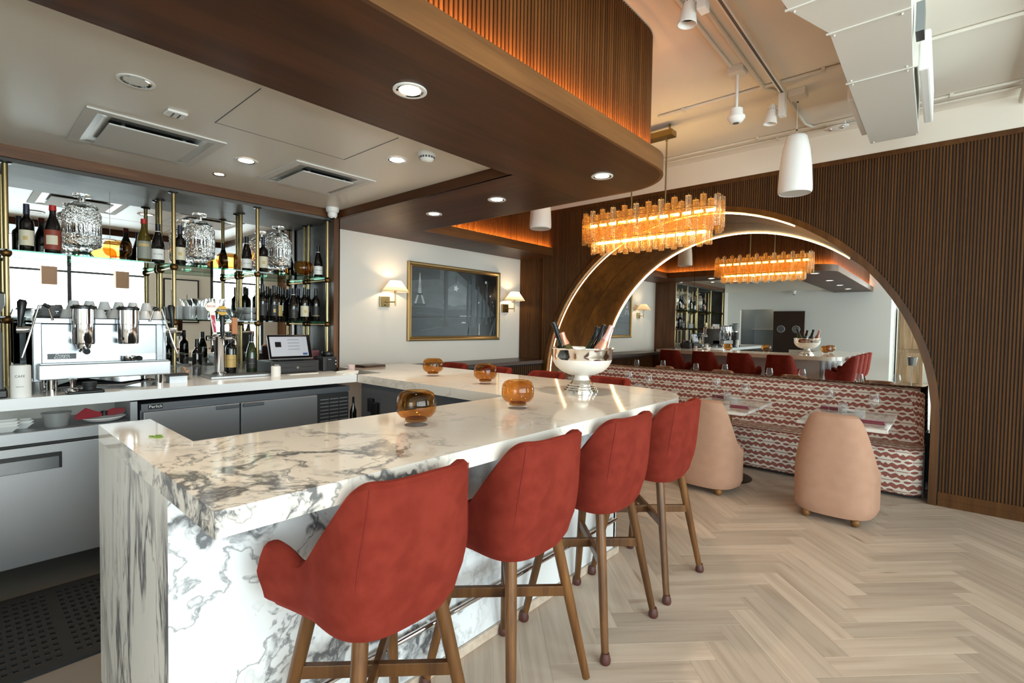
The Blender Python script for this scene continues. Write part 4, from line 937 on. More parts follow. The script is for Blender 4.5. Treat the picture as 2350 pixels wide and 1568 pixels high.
for (x, y) in ((-.47, 2.97), (-.20, 2.97), (-.47, 3.57), (-.21, 3.57), (-.47, 3.63), (-.21, 4.83), (-.47, 4.83), (-.21, 3.63), (-.58, 2.63), (-.19, 2.63)): obj('rivet', MB().ball((x, y, -.002), .006, 8), 'duct_white', du)
gr = obj('side_diffuser', MB().box(-.165, -.115, 3.75, 4.72, .03, .26, bev=.01), 'speaker_white', du); obj('damper_box', MB().box(-.165, -.13, 3.3, 3.42, .05, .2), 'kitchen_steel', gr)
obj('side_diffuser', MB().box(-.54, -.50, 3.95, 4.72, .03, .24, bev=.01), 'speaker_white', du)
# ------------------------------------------------------------------ recessed downlights
def make_down(lit):
    t = thing('recessed_downlight', 'recessed downlight', 'downlight', (0, 0, 0), 0, 'recessed downlights')
    obj('trim_ring', MB().lathe([(.058, -.004), (.068, -.006), (.072, -.004), (.072, .0)], 32), 'speaker_white', t, smooth=True)
    obj('reflector', MB().lathe([(.059, -.004), (.046, -.0012)], 48, flute=24, fa=.012), 'chrome', t, smooth=True)
    obj('lamp', MB().lathe([(.001, -.0014), (.0465, -.0014)], 24), 'lamp_warm' if lit else 'frosted_silver', t)
    return t
dl = make_down(True); dn = None
spots = [(-1.748, 1.30, ZL, 'lit downlight in the walnut soffit nearest the camera'), (-1.733, 2.844, ZL, 'lit downlight in the rounded corner of the walnut soffit'), (-2.70, 2.857, ZL, 'lit downlight in the middle of the return soffit'), (-3.495, 2.877, ZL, 'lit downlight in the return soffit closest to the picture wall'),
         (-1.75, .02, ZL, 'lit downlight in the soffit above the camera'), (-1.75, -1.2, ZL, 'lit downlight in the soffit behind the camera'), (-3.539, 1.303, ZI, 'lit downlight between the two ceiling vents'), (-2.728, 1.93, ZI, 'lit downlight beside the smoke detector in the bar ceiling')]
for i, (x, y, z, lb) in enumerate(spots):
    if i == 0: dl.location = (x, y, z-.001); dl['label'] = lb; o = dl
    else: o = dup(dl, (x, y, z-.001), 0, lb)
    s_ = bpy.data.lights.new('downlight_beam', 'SPOT'); s_.energy = 22; s_.spot_size = 1.5; s_.spot_blend = .6; s_.color = (1, .80, .58); s_.shadow_soft_size = .04
    so = bpy.data.objects.new('downlight_beam', s_); COL.objects.link(so); so.parent = o; so.location = (0, 0, -.012)
du_ = make_down(False); du_.location = (-2.768, .555, ZI-.001); du_['label'] = 'unlit chrome downlight at the upper left of the bar ceiling'
sm_ = thing('small_downlight', 'small lit downlight close to the back-bar header', 'downlight', (-4.02, 1.295, ZI-.001)); obj('trim_ring', MB().lathe([(.03, 0), (.045, -.004), (.047, 0)], 28), 'chrome', sm_, smooth=True); obj('lamp', MB().lathe([(.001, -.002), (.03, -.001)], 20), 'lamp_warm', sm_)
# ceiling vents
plain('vent_metal', 'c4c2bd', .3, .5)
def vent(x0, x1, y0, y1, label):
    t = thing('ceiling_vent', label, 'vent', ((x0+x1)/2, (y0+y1)/2, ZI), 0, 'ceiling cassette vents'); w_, h_ = (x1-x0)/2, (y1-y0)/2; f = .05
    obj('frame', MB().box(-w_, w_, -h_, -h_+f, -.008, 0).box(-w_, w_, h_-f, h_, -.008, 0).box(-w_, -w_+f, -h_+f, h_-f, -.008, 0).box(w_-f, w_, -h_+f, h_-f, -.008, 0), 'grille_white', t)
    rows_ = [[(sx_*(w_-f-i_), sy_*(h_-f-i_), z) for sx_, sy_ in ((-1, -1), (1, -1), (1, 1), (-1, 1))] for i_, z in ((0, -.007), (.03, -.002), (.075, -.0006))]
    obj('slope', MB().grid(rows_, closeu=True), 'vent_metal', t); obj('slot', MB().box(w_-f-.115, w_-f-.012, -h_+f+.06, h_-f-.06, -.0042, -.003), 'black', t)
    obj('panel', MB().box(-w_+f+.03, w_-f-.085, -h_+f+.06, h_-f-.06, -.022, -.014, bev=.003), 'grille_white', t)
    for s_ in (-1, 1): obj('bracket', MB().box(w_-f-.13, w_-f-.115, s_*h_*.45-.008, s_*h_*.45+.008, -.016, 0), 'grille_white', t)
vent(-3.96, -3.28, .455, 1.10, 'ceiling cassette vent above the espresso machine'); vent(-3.90, -3.25, 1.51, 2.115, 'ceiling cassette vent in front of the security camera')
sd_ = thing('smoke_detector', 'white round smoke detector in the bar ceiling beside the soffit', 'smoke detector', (-2.476, 1.977, ZI)); obj('base', MB().lathe([(.001, 0), (.056, 0), (.056, -.012), (.05, -.02), (.001, -.02)], 28), 'speaker_white', sd_, smooth=True)
obj('chamber', MB().lathe([(.048, -.02), (.046, -.035), (.03, -.05), (.001, -.052)], 28), 'speaker_white', sd_, smooth=True)
sl_ = MB()
for k in range(16): a = 2*PI*k/16; sl_.box(.036, .048, -.006, .006, -.036, -.024, rot=Matrix.Rotation(a, 4, 'Z'))
obj('slots', sl_, 'dark_grey', sd_)
sq = thing('ceiling_grille', 'small square white detector plate near the left ceiling vent', 'grille', (-3.024, .772, ZI)); obj('plate', MB().box(-.045, .045, -.045, .045, -.014, 0, bev=.006), 'speaker_white', sq)
for k in (-1, 1): obj('slot', MB().box(-.03, .03, k*.014-.003, k*.014+.003, -.016, -.013), 'dark_grey', sq)
def camera_dome(loc, label, rz):
    t = thing('security_camera', label, 'security camera', loc, rz, 'white dome cameras'); obj('mount', MB().lathe([(.001, 0), (.058, 0), (.058, -.03), (.05, -.042), (.001, -.042)], 28), 'speaker_white', t, smooth=True)
    obj('ball', MB().ball((0, 0, -.06), .044, 20), 'speaker_white', t, smooth=True)
    mb = MB(); Rm = Matrix.Translation((0, -.02, -.075)) @ Matrix.Rotation(.9, 4, 'X'); mb.lathe([(.001, -.032), (.026, -.032), (.028, -.01)], 18); mb.v = [tuple(Rm @ Vector(v)) for v in mb.v]; obj('lens', mb, 'lens_black', t, smooth=True)
camera_dome((-4.33, 2.35, ZI), 'white dome security camera in the corner above the back-bar post', .6)
camera_dome((-3.1, YS+.12, 2.57), 'white dome security camera on the kitchen wall', PI)
# ------------------------------------------------------------------ wall sconces and picture
def make_sconce():
    t = thing('wall_sconce', 'brass wall sconce', 'sconce', (0, 0, 0), 0, 'brass wall sconces')
    obj('back_plate', MB().box(0, .022, -.065, .065, -.06, .06, bev=.003), 'brass_light', t); obj('arm', MB().tube([(.02, .0, -.005), (.08, .02, -.005), (.15, .05, -.005)], .007, 10), 'brass', t, smooth=True)
    obj('knob', MB().ball((.03, 0, -.04), .009, 10), 'brass_dark', t); obj('upright', MB().tube([(.15, .05, -.05), (.15, .05, .12)], .007, 10), 'brass', t, smooth=True); obj('socket', MB().tube([(.15, .05, .10), (.15, .05, .15)], .013, 12), 'brass', t, smooth=True)
    sh_ = obj('shade', MB().lathe([(.152, .115), (.062, .235)], 32, (.15, .05, 0)), 'lamp_shade_fabric', t, smooth=True); obj('shade_trim', MB().lathe([(.153, .112), (.154, .118)], 32, (.15, .05, 0)), 'label_cream', sh_)
    obj('bulb', MB().ball((.15, .05, .17), .02, 12), 'lamp_warm', t, smooth=True)
    return t
sc0 = make_sconce(); sc0.location = (XW, 3.27, 1.755); sc0['label'] = 'lit brass wall sconce left of the framed picture'
sc1 = dup(sc0, (XW, 5.33, 1.755), 0, 'lit brass wall sconce right of the framed picture')
for o in (sc0, sc1):
    pl = bpy.data.lights.new('sconce_glow', 'POINT'); pl.energy = 7; pl.color = (1, .72, .42); pl.shadow_soft_size = .025
    po = bpy.data.objects.new('sconce_glow', pl); COL.objects.link(po); po.parent = o; po.location = (.15, .05, .185)
pc = thing('framed_picture', 'gold framed night photograph of a lattice tower and a colonnade', 'picture', (XW, 3.586, 1.296))
PWd, PHt = 1.617, .963
def frame_side(a, b):
    prof = [(0, 0), (0, .03), (.012, .04), (.03, .036), (.045, .022), (.055, .024), (.06, .012), (.06, 0)]
    return prof
fr_ = [(0, 0), (PWd, 0), (PWd, PHt), (0, PHt)]
for i in range(4):
    (ya, za), (yb2, zb) = fr_[i], fr_[(i+1) % 4]; dy, dz = (yb2-ya), (zb-za); L = math.hypot(dy, dz); ty, tz = dy/L, dz/L; ny, nz = -tz, ty
    prof = frame_side(0, 0); rows_ = [[(p[1], ya+ny*p[0]+ty*p[0], za+nz*p[0]+tz*p[0]) for p in prof], [(p[1], yb2+ny*p[0]-ty*p[0], zb+nz*p[0]-tz*p[0]) for p in prof]]
    obj('frame_moulding', MB().grid(rows_), 'gold_frame', pc)
names = {'night_sky': '596266', 'night_cloud': '7d878b', 'night_dark': '15181a', 'night_mid': '3a4247', 'night_column': '262b2e', 'night_light': 'dfe8ea', 'night_tower': 'b4bec2', 'night_ground': '384044', 'night_pale': '5a6468'}
for k, v in names.items():
    mt, nt, b_ = base(k); nz_ = node(nt, 'ShaderNodeTexNoise'); nz_.inputs['Scale'].default_value = 5; nz_.inputs['Detail'].default_value = 8; nt.links.new(coords(nt, (1, 1, 2.5)), nz_.inputs['Vector'])
    nt.links.new(mixc(nt, 1.0, v, ramp(nt, nz_.outputs[0], [(.3, (.62, .62, .62)), (.7, (1.0, 1.0, 1.0))]), 'MULTIPLY'), b_.inputs['Base Color']); b_.inputs['Roughness'].default_value = .35
mats = list(names); pic = MB(); LAY = [0.0]
def poly(mat, pts):
    pic.mi = mats.index(mat); LAY[0] += .00012; n = len(pts); pic.add([(.010+LAY[0], .06+x*(PWd-.12), .06+y*(PHt-.12)) for x, y in pts], [tuple(range(n))])
poly('night_sky', [(0, 0), (1, 0), (1, 1), (0, 1)])
poly('night_mid', [(0, .8), (.3, .86), (.3, 1), (0, 1)]); poly('night_cloud', [(.33, .5), (.45, .46), (.6, .48), (.62, .75), (.5, .85), (.38, .72)]); poly('night_pale', [(.25, .44), (.3, .5), (.33, .44)]); poly('night_pale', [(.4, .43), (.5, .48), (.62, .5), (.62, .42)])
poly('night_mid', [(0, .30), (.7, .30), (.7, .43), (.4, .40), (.15, .43), (0, .42)]); poly('night_ground', [(0, 0), (1, 0), (1, .3), (0, .33)])
poly('night_dark', [(0, .26), (.65, .30), (.65, .315), (0, .29)]); poly('night_pale', [(.05, .335), (.35, .325), (.35, .33), (.05, .342)]); poly('night_pale', [(.3, .25), (.62, .29), (.62, .297), (.3, .258)]); poly('night_light', [(.53, .305), (.7, .315), (.7, .322), (.53, .315)])
poly('night_mid', [(0, 0), (.45, 0), (.2, .09), (0, .06)]); poly('night_pale', [(.1, .08), (.64, .21), (.64, .215), (.1, .09)])
# lattice tower
tx = .085
poly('night_tower', [(tx-.004, .92), (tx+.004, .92), (tx+.018, .62), (tx-.018, .62)]); poly('night_pale', [(tx-.002, .92), (tx+.002, .92), (tx+.001, .98), (tx-.001, .98)]); poly('night_mid', [(tx-.03, .60), (tx+.03, .60), (tx+.028, .625), (tx-.028, .625)])
poly('night_tower', [(tx-.028, .60), (tx-.010, .60), (tx-.035, .47), (tx-.055, .47)]); poly('night_tower', [(tx+.010, .60), (tx+.028, .60), (tx+.055, .47), (tx+.035, .47)]); poly('night_mid', [(tx-.065, .44), (tx+.065, .44), (tx+.06, .475), (tx-.06, .475)])
for k in range(9):
    y = .64+k*.03; w_ = .016-k*.0014; poly('night_mid', [(tx-w_, y), (tx+w_, y+.012), (tx+w_, y+.015), (tx-w_, y+.003)])
# colonnade
poly('night_dark', [(.48, 1), (1, 1), (1, .30), (.86, .55), (.78, .70), (.62, .86)]); poly('night_dark', [(.70, 0), (1, 0), (1, .34), (.86, .30)])
for (cx_, w_, y0, y1, c) in ((.365, .022, .19, 1, 'night_column'), (.63, .014, .24, .9, 'night_column'), (.69, .024, .13, 1, 'night_mid'), (.755, .010, .27, .8, 'night_mid'), (.865, .013, .24, .9, 'night_mid'), (.92, .007, .28, .72, 'night_mid'), (.95, .005, .29, .64, 'night_mid'), (.81, .006, .28, .7, 'night_mid')):
    poly(c, [(cx_-w_, y0), (cx_+w_, y0), (cx_+w_, y1), (cx_-w_, y1)]); poly('night_pale', [(cx_+w_*.35, y0+.03), (cx_+w_*.6, y0+.03), (cx_+w_*.6, y1-.02), (cx_+w_*.35, y1-.02)]); poly(c, [(cx_-w_*1.7, y0-.05), (cx_+w_*1.7, y0-.05), (cx_+w_*1.3, y0), (cx_-w_*1.3, y0)])
poly('night_column', [(.63, 0), (.74, 0), (.73, .13), (.64, .13)])
def star(x, y, r): poly('night_light', [(x+r*math.cos(2*PI*k/10)*(1 if k % 2 == 0 else .55)*.55, y+r*math.sin(2*PI*k/10)*(1 if k % 2 == 0 else .55)) for k in range(10)])
star(.478, .74, .055); star(.85, .88, .03); star(.91, .66, .02); star(.94, .56, .014); star(.76, .54, .02); star(.955, .5, .01)
poly('night_dark', [(.477, .8), (.481, .8), (.481, .93), (.477, .93)]); poly('night_light', [(.76, .01), (.775, .01), (.772, .2), (.764, .2)]); poly('night_pale', [(.9, 0), (.93, 0), (.985, .3), (.975, .3)]); poly('night_pale', [(.95, 0), (.965, 0), (.99, .3), (.985, .3)]); poly('night_light', [(.54, .2), (.6, .2), (.6, .215), (.56, .222)])
obj('print', pic, mats, pc, fix=False)
obj('backing', MB().box(0, .008, .02, PWd-.02, .02, PHt-.02), 'black_matte', pc)
# ------------------------------------------------------------------ bottles
def lathe_obj(name, prof, mat, parent, n=22, c=(0, 0, 0)): return obj(name, MB().lathe(prof, n, c), mat, parent, smooth=True)
def wrap(r, z0, facing): return lambda x, y: (r*math.cos(facing+x/r), r*math.sin(facing+x/r), z0+y)
def lab_strip(r, z0, z1, a0, a1, n=16):
    return MB().grid([[(r*math.cos(a0+(a1-a0)*i/n), r*math.sin(a0+(a1-a0)*i/n), z) for i in range(n+1)] for z in (z0, z1)])
FACE = -.25
def bottle(kind, glass, cap, lab, label, loc, group='bottles on the bar shelves', text=None, tcol='ink', s=1.0, deco=None):
    t = thing('wine_bottle', label, 'bottle', loc, 0, group)
    if kind == 'bordeaux': body = [(.001, 0), (.036, 0), (.038, .004), (.038, .19), (.034, .21), (.018, .228), (.0145, .24), (.0145, .315), (.001, .315)]; cz = (.25, .318, .0155); lz = (.045, .145)
    elif kind == 'burgundy': body = [(.001, 0), (.039, 0), (.041, .005), (.041, .14), (.035, .18), (.022, .225), (.0155, .25), (.0145, .30), (.001, .30)]; cz = (.235, .303, .0165); lz = (.03, .11)
    elif kind == 'vermouth': body = [(.001, 0), (.042, 0), (.044, .005), (.044, .165), (.036, .205), (.02, .25), (.0165, .27), (.0165, .305), (.001, .305)]; cz = (.292, .328, .0185); lz = (.03, .16)
    else: body = [(.001, 0), (.042, 0), (.0435, .005), (.0435, .13), (.036, .17), (.024, .22), (.016, .25), (.0145, .30), (.001, .30)]; cz = (.22, .305, .0175); lz = (.03, .10)
    body = [(r*s, z*s) for r, z in body]; lathe_obj('glass_body', body, glass, t)
    lathe_obj('capsule', [(.001, cz[1]*s), (cz[2]*s, cz[1]*s), (cz[2]*s, cz[1]*s-.01), (cz[2]*s*1.06, cz[0]*s)], cap, t, 16)
    if lab:
        r = max(q for q, z in body)*1.012; lb = obj('paper_label', lab_strip(r, lz[0]*s, lz[1]*s, FACE-1.25, FACE+1.25), lab, t, smooth=True, fix=False)
        if text: obj('lettering', text_mb(text, .014, fn=wrap(r*1.006, (lz[0]+lz[1])/2*s, FACE)), tcol, lb, fix=False)
        if deco: obj('print', lab_strip(r*1.005, (lz[0]+(lz[1]-lz[0])*deco[0])*s, (lz[0]+(lz[1]-lz[0])*deco[1])*s, FACE-deco[2], FACE+deco[2], 10), deco[3], lb, smooth=True, fix=False)
    if kind == 'burgundy': lathe_obj('neck_band', [(.0172*s, .232*s), (.0178*s, .247*s), (.0172*s, .247*s)], 'capsule_white', t, 16)
    return t
ZT, ZL2 = 1.931, 1.511
bottle('bordeaux', 'bottle_black', 'capsule_navy', 'label_cream', 'dark wine bottle with a cream label, leftmost on the top glass shelf', (-4.55, .322, ZT), deco=(.35, .6, .3, 'label_gold'))
bottle('vermouth', 'bottle_black', 'capsule_red', 'label_red', 'dark vermouth bottle with a red cap and ornate red label on the top shelf', (-4.52, .446, ZT), deco=(.25, .72, .7, 'label_cream'))
bottle('vermouth', 'bottle_olive', 'capsule_red', 'label_grey', 'olive glass bottle with a red cap and silver label beside the brass pole', (-4.55, .952, ZT), deco=(.7, .85, .8, 'label_gold'))
bottle('burgundy', 'bottle_black', 'capsule_black', 'label_white', 'dark sloping bottle with a plain white label left of the second brass pole', (-4.53, 1.036, ZT), text='NO NAME')
bottle('bordeaux', 'bottle_black', 'capsule_navy', 'label_cream', 'dark wine bottle with a cream label right of the second brass pole', (-4.55, 1.185, ZT), deco=(.35, .6, .3, 'label_gold'))
bottle('burgundy', 'bottle_black', 'capsule_black', 'label_white', 'dark white-labelled bottle between the middle amber vase and the third pole', (-4.56, 1.682, ZT), text='NO NAME')
bottle('bordeaux', 'bottle_black', 'capsule_navy', 'label_cream', 'dark wine bottle with a cream label just right of the third pole', (-4.55, 1.815, ZT), deco=(.35, .6, .3, 'label_gold'))
bottle('burgundy', 'bottle_black', 'capsule_black', 'label_white', 'dark sloping bottle with a plain white label at the right end of the top shelf', (-4.54, 2.318, ZT), text='NO NAME')
low = [('bordeaux', 'label_dark', 'dark wine bottle at the left end of the lower bottle row', -4.53, 1.80, None, None), ('bordeaux', 'label_dark', 'dark wine bottle with a gold crest on the lower shelf', -4.53, 1.90, 'ink_gold', (.3, .62, .25, 'label_gold')), ('bordeaux', 'label_gold', 'dark wine bottle with a narrow tan label on the lower shelf', -4.62, 1.975, None, None),
       ('burgundy', 'label_dark', 'dark bottle with a white neck band in the middle of the lower bottle row', -4.53, 2.075, 'ink_gold', None), ('bordeaux', 'label_cream', 'dark wine bottle with a cream label in the lower bottle row', -4.52, 2.175, None, (.35, .6, .3, 'label_gold')), ('bordeaux', 'label_white', 'dark wine bottle with a white and red label half hidden in the lower row', -4.62, 2.225, None, (.5, .7, .3, 'ink_red')),
       ('bordeaux', 'label_dark', 'dark wine bottle at the right end of the lower bottle row', -4.53, 2.29, 'ink_gold', (.1, .14, 1.0, 'label_gold'))]
for k, lb, lab, x, y, tc2, dec in low: bottle(k, 'bottle_black', 'capsule_black', lb, lab, (x, y, ZL2), 'bottles on the lower shelf', text='6.' if 'neck band' in lab else None, tcol='ink_gold', deco=dec)
for i, (x, y) in enumerate(((-4.70, 1.82), (-4.72, 1.92), (-4.70, 2.05), (-4.71, 2.13), (-4.72, 2.21), (-4.70, 2.30))):
    bottle('bordeaux', 'bottle_black', 'capsule_navy' if i in (3, 4) else 'capsule_black', None, 'unlabelled dark wine bottle in the back row, %s from the left, lower shelf' % ['first', 'second', 'third', 'fourth', 'fifth', 'sixth'][i], (x, y, ZL2), 'bottles in the back row')
bottle('bordeaux', 'bottle_black', 'capsule_navy', 'label_gold', 'dark wine bottle with a gold label standing on the counter by the beer tap', (-4.24, 1.445, ZB_+.022), 'bottles on the back counter', deco=(.6, .62, .8, 'ink'))
bottle('burgundy', 'bottle_green', 'capsule_black', 'label_dark', 'green glass bottle with a dark label standing on the counter beside the third pole', (-4.24, 1.60, ZB_+.022), 'bottles on the back counter', deco=(.5, .52, .6, 'label_grey'))
bottle('bordeaux', 'bottle_black', 'capsule_black', None, 'dark bottle among the upturned glasses on the back counter', (-4.45, 1.27, ZB_), 'bottles on the back counter', s=.9)
# ------------------------------------------------------------------ crystal dispensers
def make_disp():
    t = thing('crystal_dispenser', 'cut crystal drink dispenser', 'dispenser', (0, 0, 0), 0, 'cut crystal dispensers')
    mb = MB(); prof = [(.001, .0), (.075, 0), (.062, .02), (.045, .045), (.06, .065), (.098, .08), (.104, .09)]
    obj('pedestal', MB().lathe([(r, z) for r, z in prof], 32, flute=16, fa=.03), 'crystal', t, smooth=True)
    rows_ = []
    for j in range(49):
        z = .09+.255*j/48; r = .104 if z < .31 else .104-.03*((z-.31)/.035)**2; ring = []
        for i in range(120):
            a = 2*PI*i/120
            if .16 < z < .25: d = .005*abs(math.cos(12*a))
            else: d = .009*(1-max(abs(math.sin(9*a+z*130)), abs(math.sin(9*a-z*130))))
            ring.append(((r+d)*math.cos(a), (r+d)*math.sin(a), z))
        rows_.append(ring)
    jr = MB().grid(rows_, closeu=True); jr.add(rows_[0], [tuple(range(119, -1, -1))]); jr.add(rows_[-1], [tuple(range(120))]); obj('jar', jr, 'crystal', t)
    ld = obj('lid', MB().lathe([(.078, .345), (.092, .352), (.085, .37), (.05, .39), (.02, .395), (.02, .425), (.05, .43), (.052, .448), (.001, .452)], 32, flute=16, fa=.02), 'crystal', t, smooth=True)
    sp_ = obj('spigot', MB().tube([(.10, -.03, .14), (.135, -.04, .14)], .009, 12).ball((.138, -.04, .14), .015, 12), 'chrome', t, smooth=True); obj('lever', MB().tube([(.138, -.04, .15), (.140, -.04, .175)], .005, 8), 'chrome', sp_, smooth=True)
    return t
d0 = make_disp(); d0.location = (-4.61, .607, ZT); d0['label'] = 'cut crystal drink dispenser between the vermouth bottle and the left amber vase'
dup(d0, (-4.63, 1.345, ZT), 0, 'cut crystal drink dispenser in the middle bay of the top shelf'); dup(d0, (-4.64, 1.985, ZT), 0, 'cut crystal drink dispenser in the right bay of the top shelf')
# ------------------------------------------------------------------ amber votives
def make_vot():
    t = thing('amber_votive', 'amber glass votive vase', 'vase', (0, 0, 0), 0, 'amber glass votives')
    o_ = [(.042, .03), (.066, .038), (.081, .056), (.085, .075), (.085, .10), (.081, .122), (.070, .138), (.055, .1455), (.050, .1465)]
    obj('bowl', MB().lathe([(.001, .0315)]+o_+[(.047, .1445)], 40), 'amber_glass', t, smooth=True); obj('heel', MB().lathe([(.001, .018), (.045, .018), (.047, .026), (.043, .031), (.001, .031)], 32), 'amber_deep', t, smooth=True)
    obj('foot', MB().lathe([(.001, 0), (.050, 0), (.052, .004), (.051, .014), (.046, .018), (.001, .018)], 32), 'glass', t, smooth=True)
    return t
v0 = make_vot(); v0.location = (-1.686, 1.302, ZB_); v0['label'] = 'amber glass votive on the bar top nearest the camera'
for x, y, z, lb in ((-1.666, 1.945, ZB_, 'amber glass votive on the bar top left of the silver bowl'), (-2.533, 2.585, ZB_, 'amber glass votive in the middle of the return counter'), (-3.212, 2.65, ZB_, 'amber glass votive on the return counter closest to the picture'), (-4.58, .80, ZT, 'amber glass votive on the top shelf right of the first crystal dispenser'), (-4.60, 1.546, ZT, 'amber glass votive on the top shelf in the middle bay'), (-4.58, 2.19, ZT, 'amber glass votive on the top shelf in the right bay')): dup(v0, (x, y, z), 0, lb)
# ------------------------------------------------------------------ silver champagne bowl with bottles
bw = thing('champagne_bowl', 'footed silver champagne bowl with a frosted lower half on the bar corner', 'bowl', (-1.826, 2.789, ZB_))
obj('foot', MB().lathe([(.001, 0), (.115, 0), (.115, .008), (.104, .012), (.106, .022), (.094, .026), (.096, .036), (.085, .04), (.086, .05), (.074, .055), (.06, .075)], 56), 'silver', bw, smooth=True)
obj('stem', MB().lathe([(.062, .072), (.052, .082), (.046, .1), (.05, .112)], 40), 'frosted_silver', bw, smooth=True)
obj('frosted_bowl', MB().lathe([(.03, .105), (.09, .112), (.14, .135), (.175, .165), (.195, .20), (.199, .215)], 56), 'frosted_silver', bw, smooth=True)
obj('rim', MB().lathe([(.199, .215), (.203, .235), (.203, .278), (.207, .286), (.214, .289), (.214, .292), (.204, .292), (.199, .28), (.196, .215), (.17, .17), (.1, .13), (.001, .12)], 56), 'silver', bw, smooth=True)
def champ(loc, tilt, az, glass, foil, label, L=.30, seal=None):
    t = thing('champagne_bottle', label, 'bottle', loc, 0, 'champagne bottles in the silver bowl')
    prof = [(.001, 0), (.042, 0), (.044, .01), (.044, .13), (.036, .17), (.02, .225), (.0155, .26), (.0155, .30), (.017, .302), (.017, .312), (.001, .314)]
    Rm = Matrix.Rotation(az, 4, 'Z') @ Matrix.Rotation(tilt, 4, 'Y'); s = L/.314
    def mk(nm, pf, mt2): mb = MB().lathe([(r, z*s) for r, z in pf], 20); mb.v = [tuple(Rm @ Vector(v)) for v in mb.v]; return obj(nm, mb, mt2, t, smooth=True)
    mk('glass_body', prof, glass); f = mk('foil', [(.0255, .215), (.0175, .262), (.0175, .298), (.0188, .304), (.0185, .315), (.012, .319), (.001, .319)], foil)
    if seal:
        mb = MB(); mb.ball((0, 0, 0), .012, 12); mb.v = [tuple(Rm @ (Vector(v)*.9+Vector((.021, 0, .225*s)))) for v in mb.v]; obj('seal', mb, seal, f, smooth=True)
    return t
bx_, by_, bz_ = -1.826, 2.789, ZB_+.15
RI = (.75, .66)    # screen-right direction in plan
def cb(off, depth, tilt, right, glass, foil, label, L, seal=None):
    az = math.atan2(RI[1], RI[0]) if right else math.atan2(-RI[1], -RI[0])
    champ((bx_+RI[0]*off-RI[1]*depth, by_+RI[1]*off+RI[0]*depth, bz_), tilt, az, glass, foil, label, L, seal)
cb(-.055, .05, .42, False, 'bottle_green', 'dark_foil', 'black foiled champagne bottle leaning left over the rim of the silver bowl', .335, 'ink_red')
cb(-.055, -.065, .36, False, 'bottle_olive', 'rose_foil', 'copper foiled bottle second from the left in the silver bowl', .255)
cb(.045, .0, .33, True, 'bottle_black', 'dark_foil', 'black bottle with a gold seal in the middle of the silver bowl', .31, 'label_gold')
cb(.045, .095, .26, True, 'bottle_green', 'dark_foil', 'slim black foiled bottle behind the gold sealed one in the silver bowl', .29)
cb(.045, -.095, .43, True, 'rose_foil', 'pink_foil', 'pink foiled champagne bottle leaning right in the silver bowl', .315)
mb = MB(); random.seed(3)
for k in range(16): a = random.random()*6.28; x, y = random.uniform(-.02, .02), random.uniform(-.014, .014); mb.box(-.006, .006, -.0015, .0015, 0, .003+.004*random.random(), rot=Matrix.Translation((x, y, 0)) @ Matrix.Rotation(a, 4, 'Z'))
stuff(tag(obj('lime_peel', mb, 'lime', loc=(-2.16, .485, ZB_)), 'shreds of green lime peel on the near end of the bar top', 'garnish'))
# ------------------------------------------------------------------ espresso machine
em = thing('espresso_machine', 'polished steel two-group espresso machine on the back counter', 'espresso machine', (-3.90, .62, ZB_))
obj('body', MB().box(-.42, -.045, -.325, .325, .075, .40, bev=.004), 'steel_white', em); obj('cup_rail', MB().box(-.42, -.01, -.325, .325, .40, .435, bev=.004), 'steel_white', em)
fp = MB(); fp.add([(-.04, -.31, .12), (-.04, .31, .12), (-.055, .31, .395), (-.055, -.31, .395)], [(0, 1, 2, 3)]); obj('front_panel', fp, 'steel_white', em)
dt_ = obj('drip_tray', MB().box(-.20, .06, -.31, .325, .075, .165, bev=.006), 'steel', em); obj('grate', MB().box(-.04, .055, -.30, .315, .165, .17), 'steel_white', dt_)
for y in (-.29, .30): obj('side_cheek', MB().box(-.42, -.03, y-.035, y+.005, .06, .42, bev=.004), 'steel_white', em)
for (x, y) in ((.02, -.25), (.02, .27), (-.36, -.25), (-.36, .27)): obj('foot', MB().tube([(x, y, 0), (x, y, .08)], .024, 14), 'chrome', em, smooth=True)
for y in (-.11, .105):
    g_ = obj('group_head', MB().lathe([(.05, .28), (.054, .29), (.054, .40), (.057, .402), (.057, .49), (.05, .492)], 28, (.03, y, 0)), 'chrome', em, smooth=True)
    obj('cap', MB().lathe([(.001, .512), (.045, .512), (.06, .505), (.06, .492), (.05, .49)], 28, (.03, y, 0)), 'black', g_, smooth=True)
    for k in range(7): a = 2*PI*k/7; obj('bolt', MB().ball((.03+.042*math.cos(a), y+.042*math.sin(a), .512), .005, 8), 'chrome', g_)
    obj('neck', MB().tube([(-.05, y-.03, .33), (.03, y-.03, .33)], .03, 14), 'chrome', em, smooth=True)
pf_ = obj('portafilter', MB().lathe([(.032, .255), (.036, .28)], 20, (.03, -.11, 0)).tube([(.06, -.11, .268), (.14, -.115, .255)], [.009, .007], 10), 'chrome', em, smooth=True); obj('handle', MB().tube([(.10, -.112, .26), (.17, -.117, .247), (.20, -.118, .242)], [.013, .018, .016], 12), 'black', pf_, smooth=True)
obj('spout', MB().tube([(.03, -.11, .257), (.03, -.13, .235)], .006, 8).tube([(.03, -.11, .257), (.03, -.09, .235)], .006, 8), 'chrome', em, smooth=True)
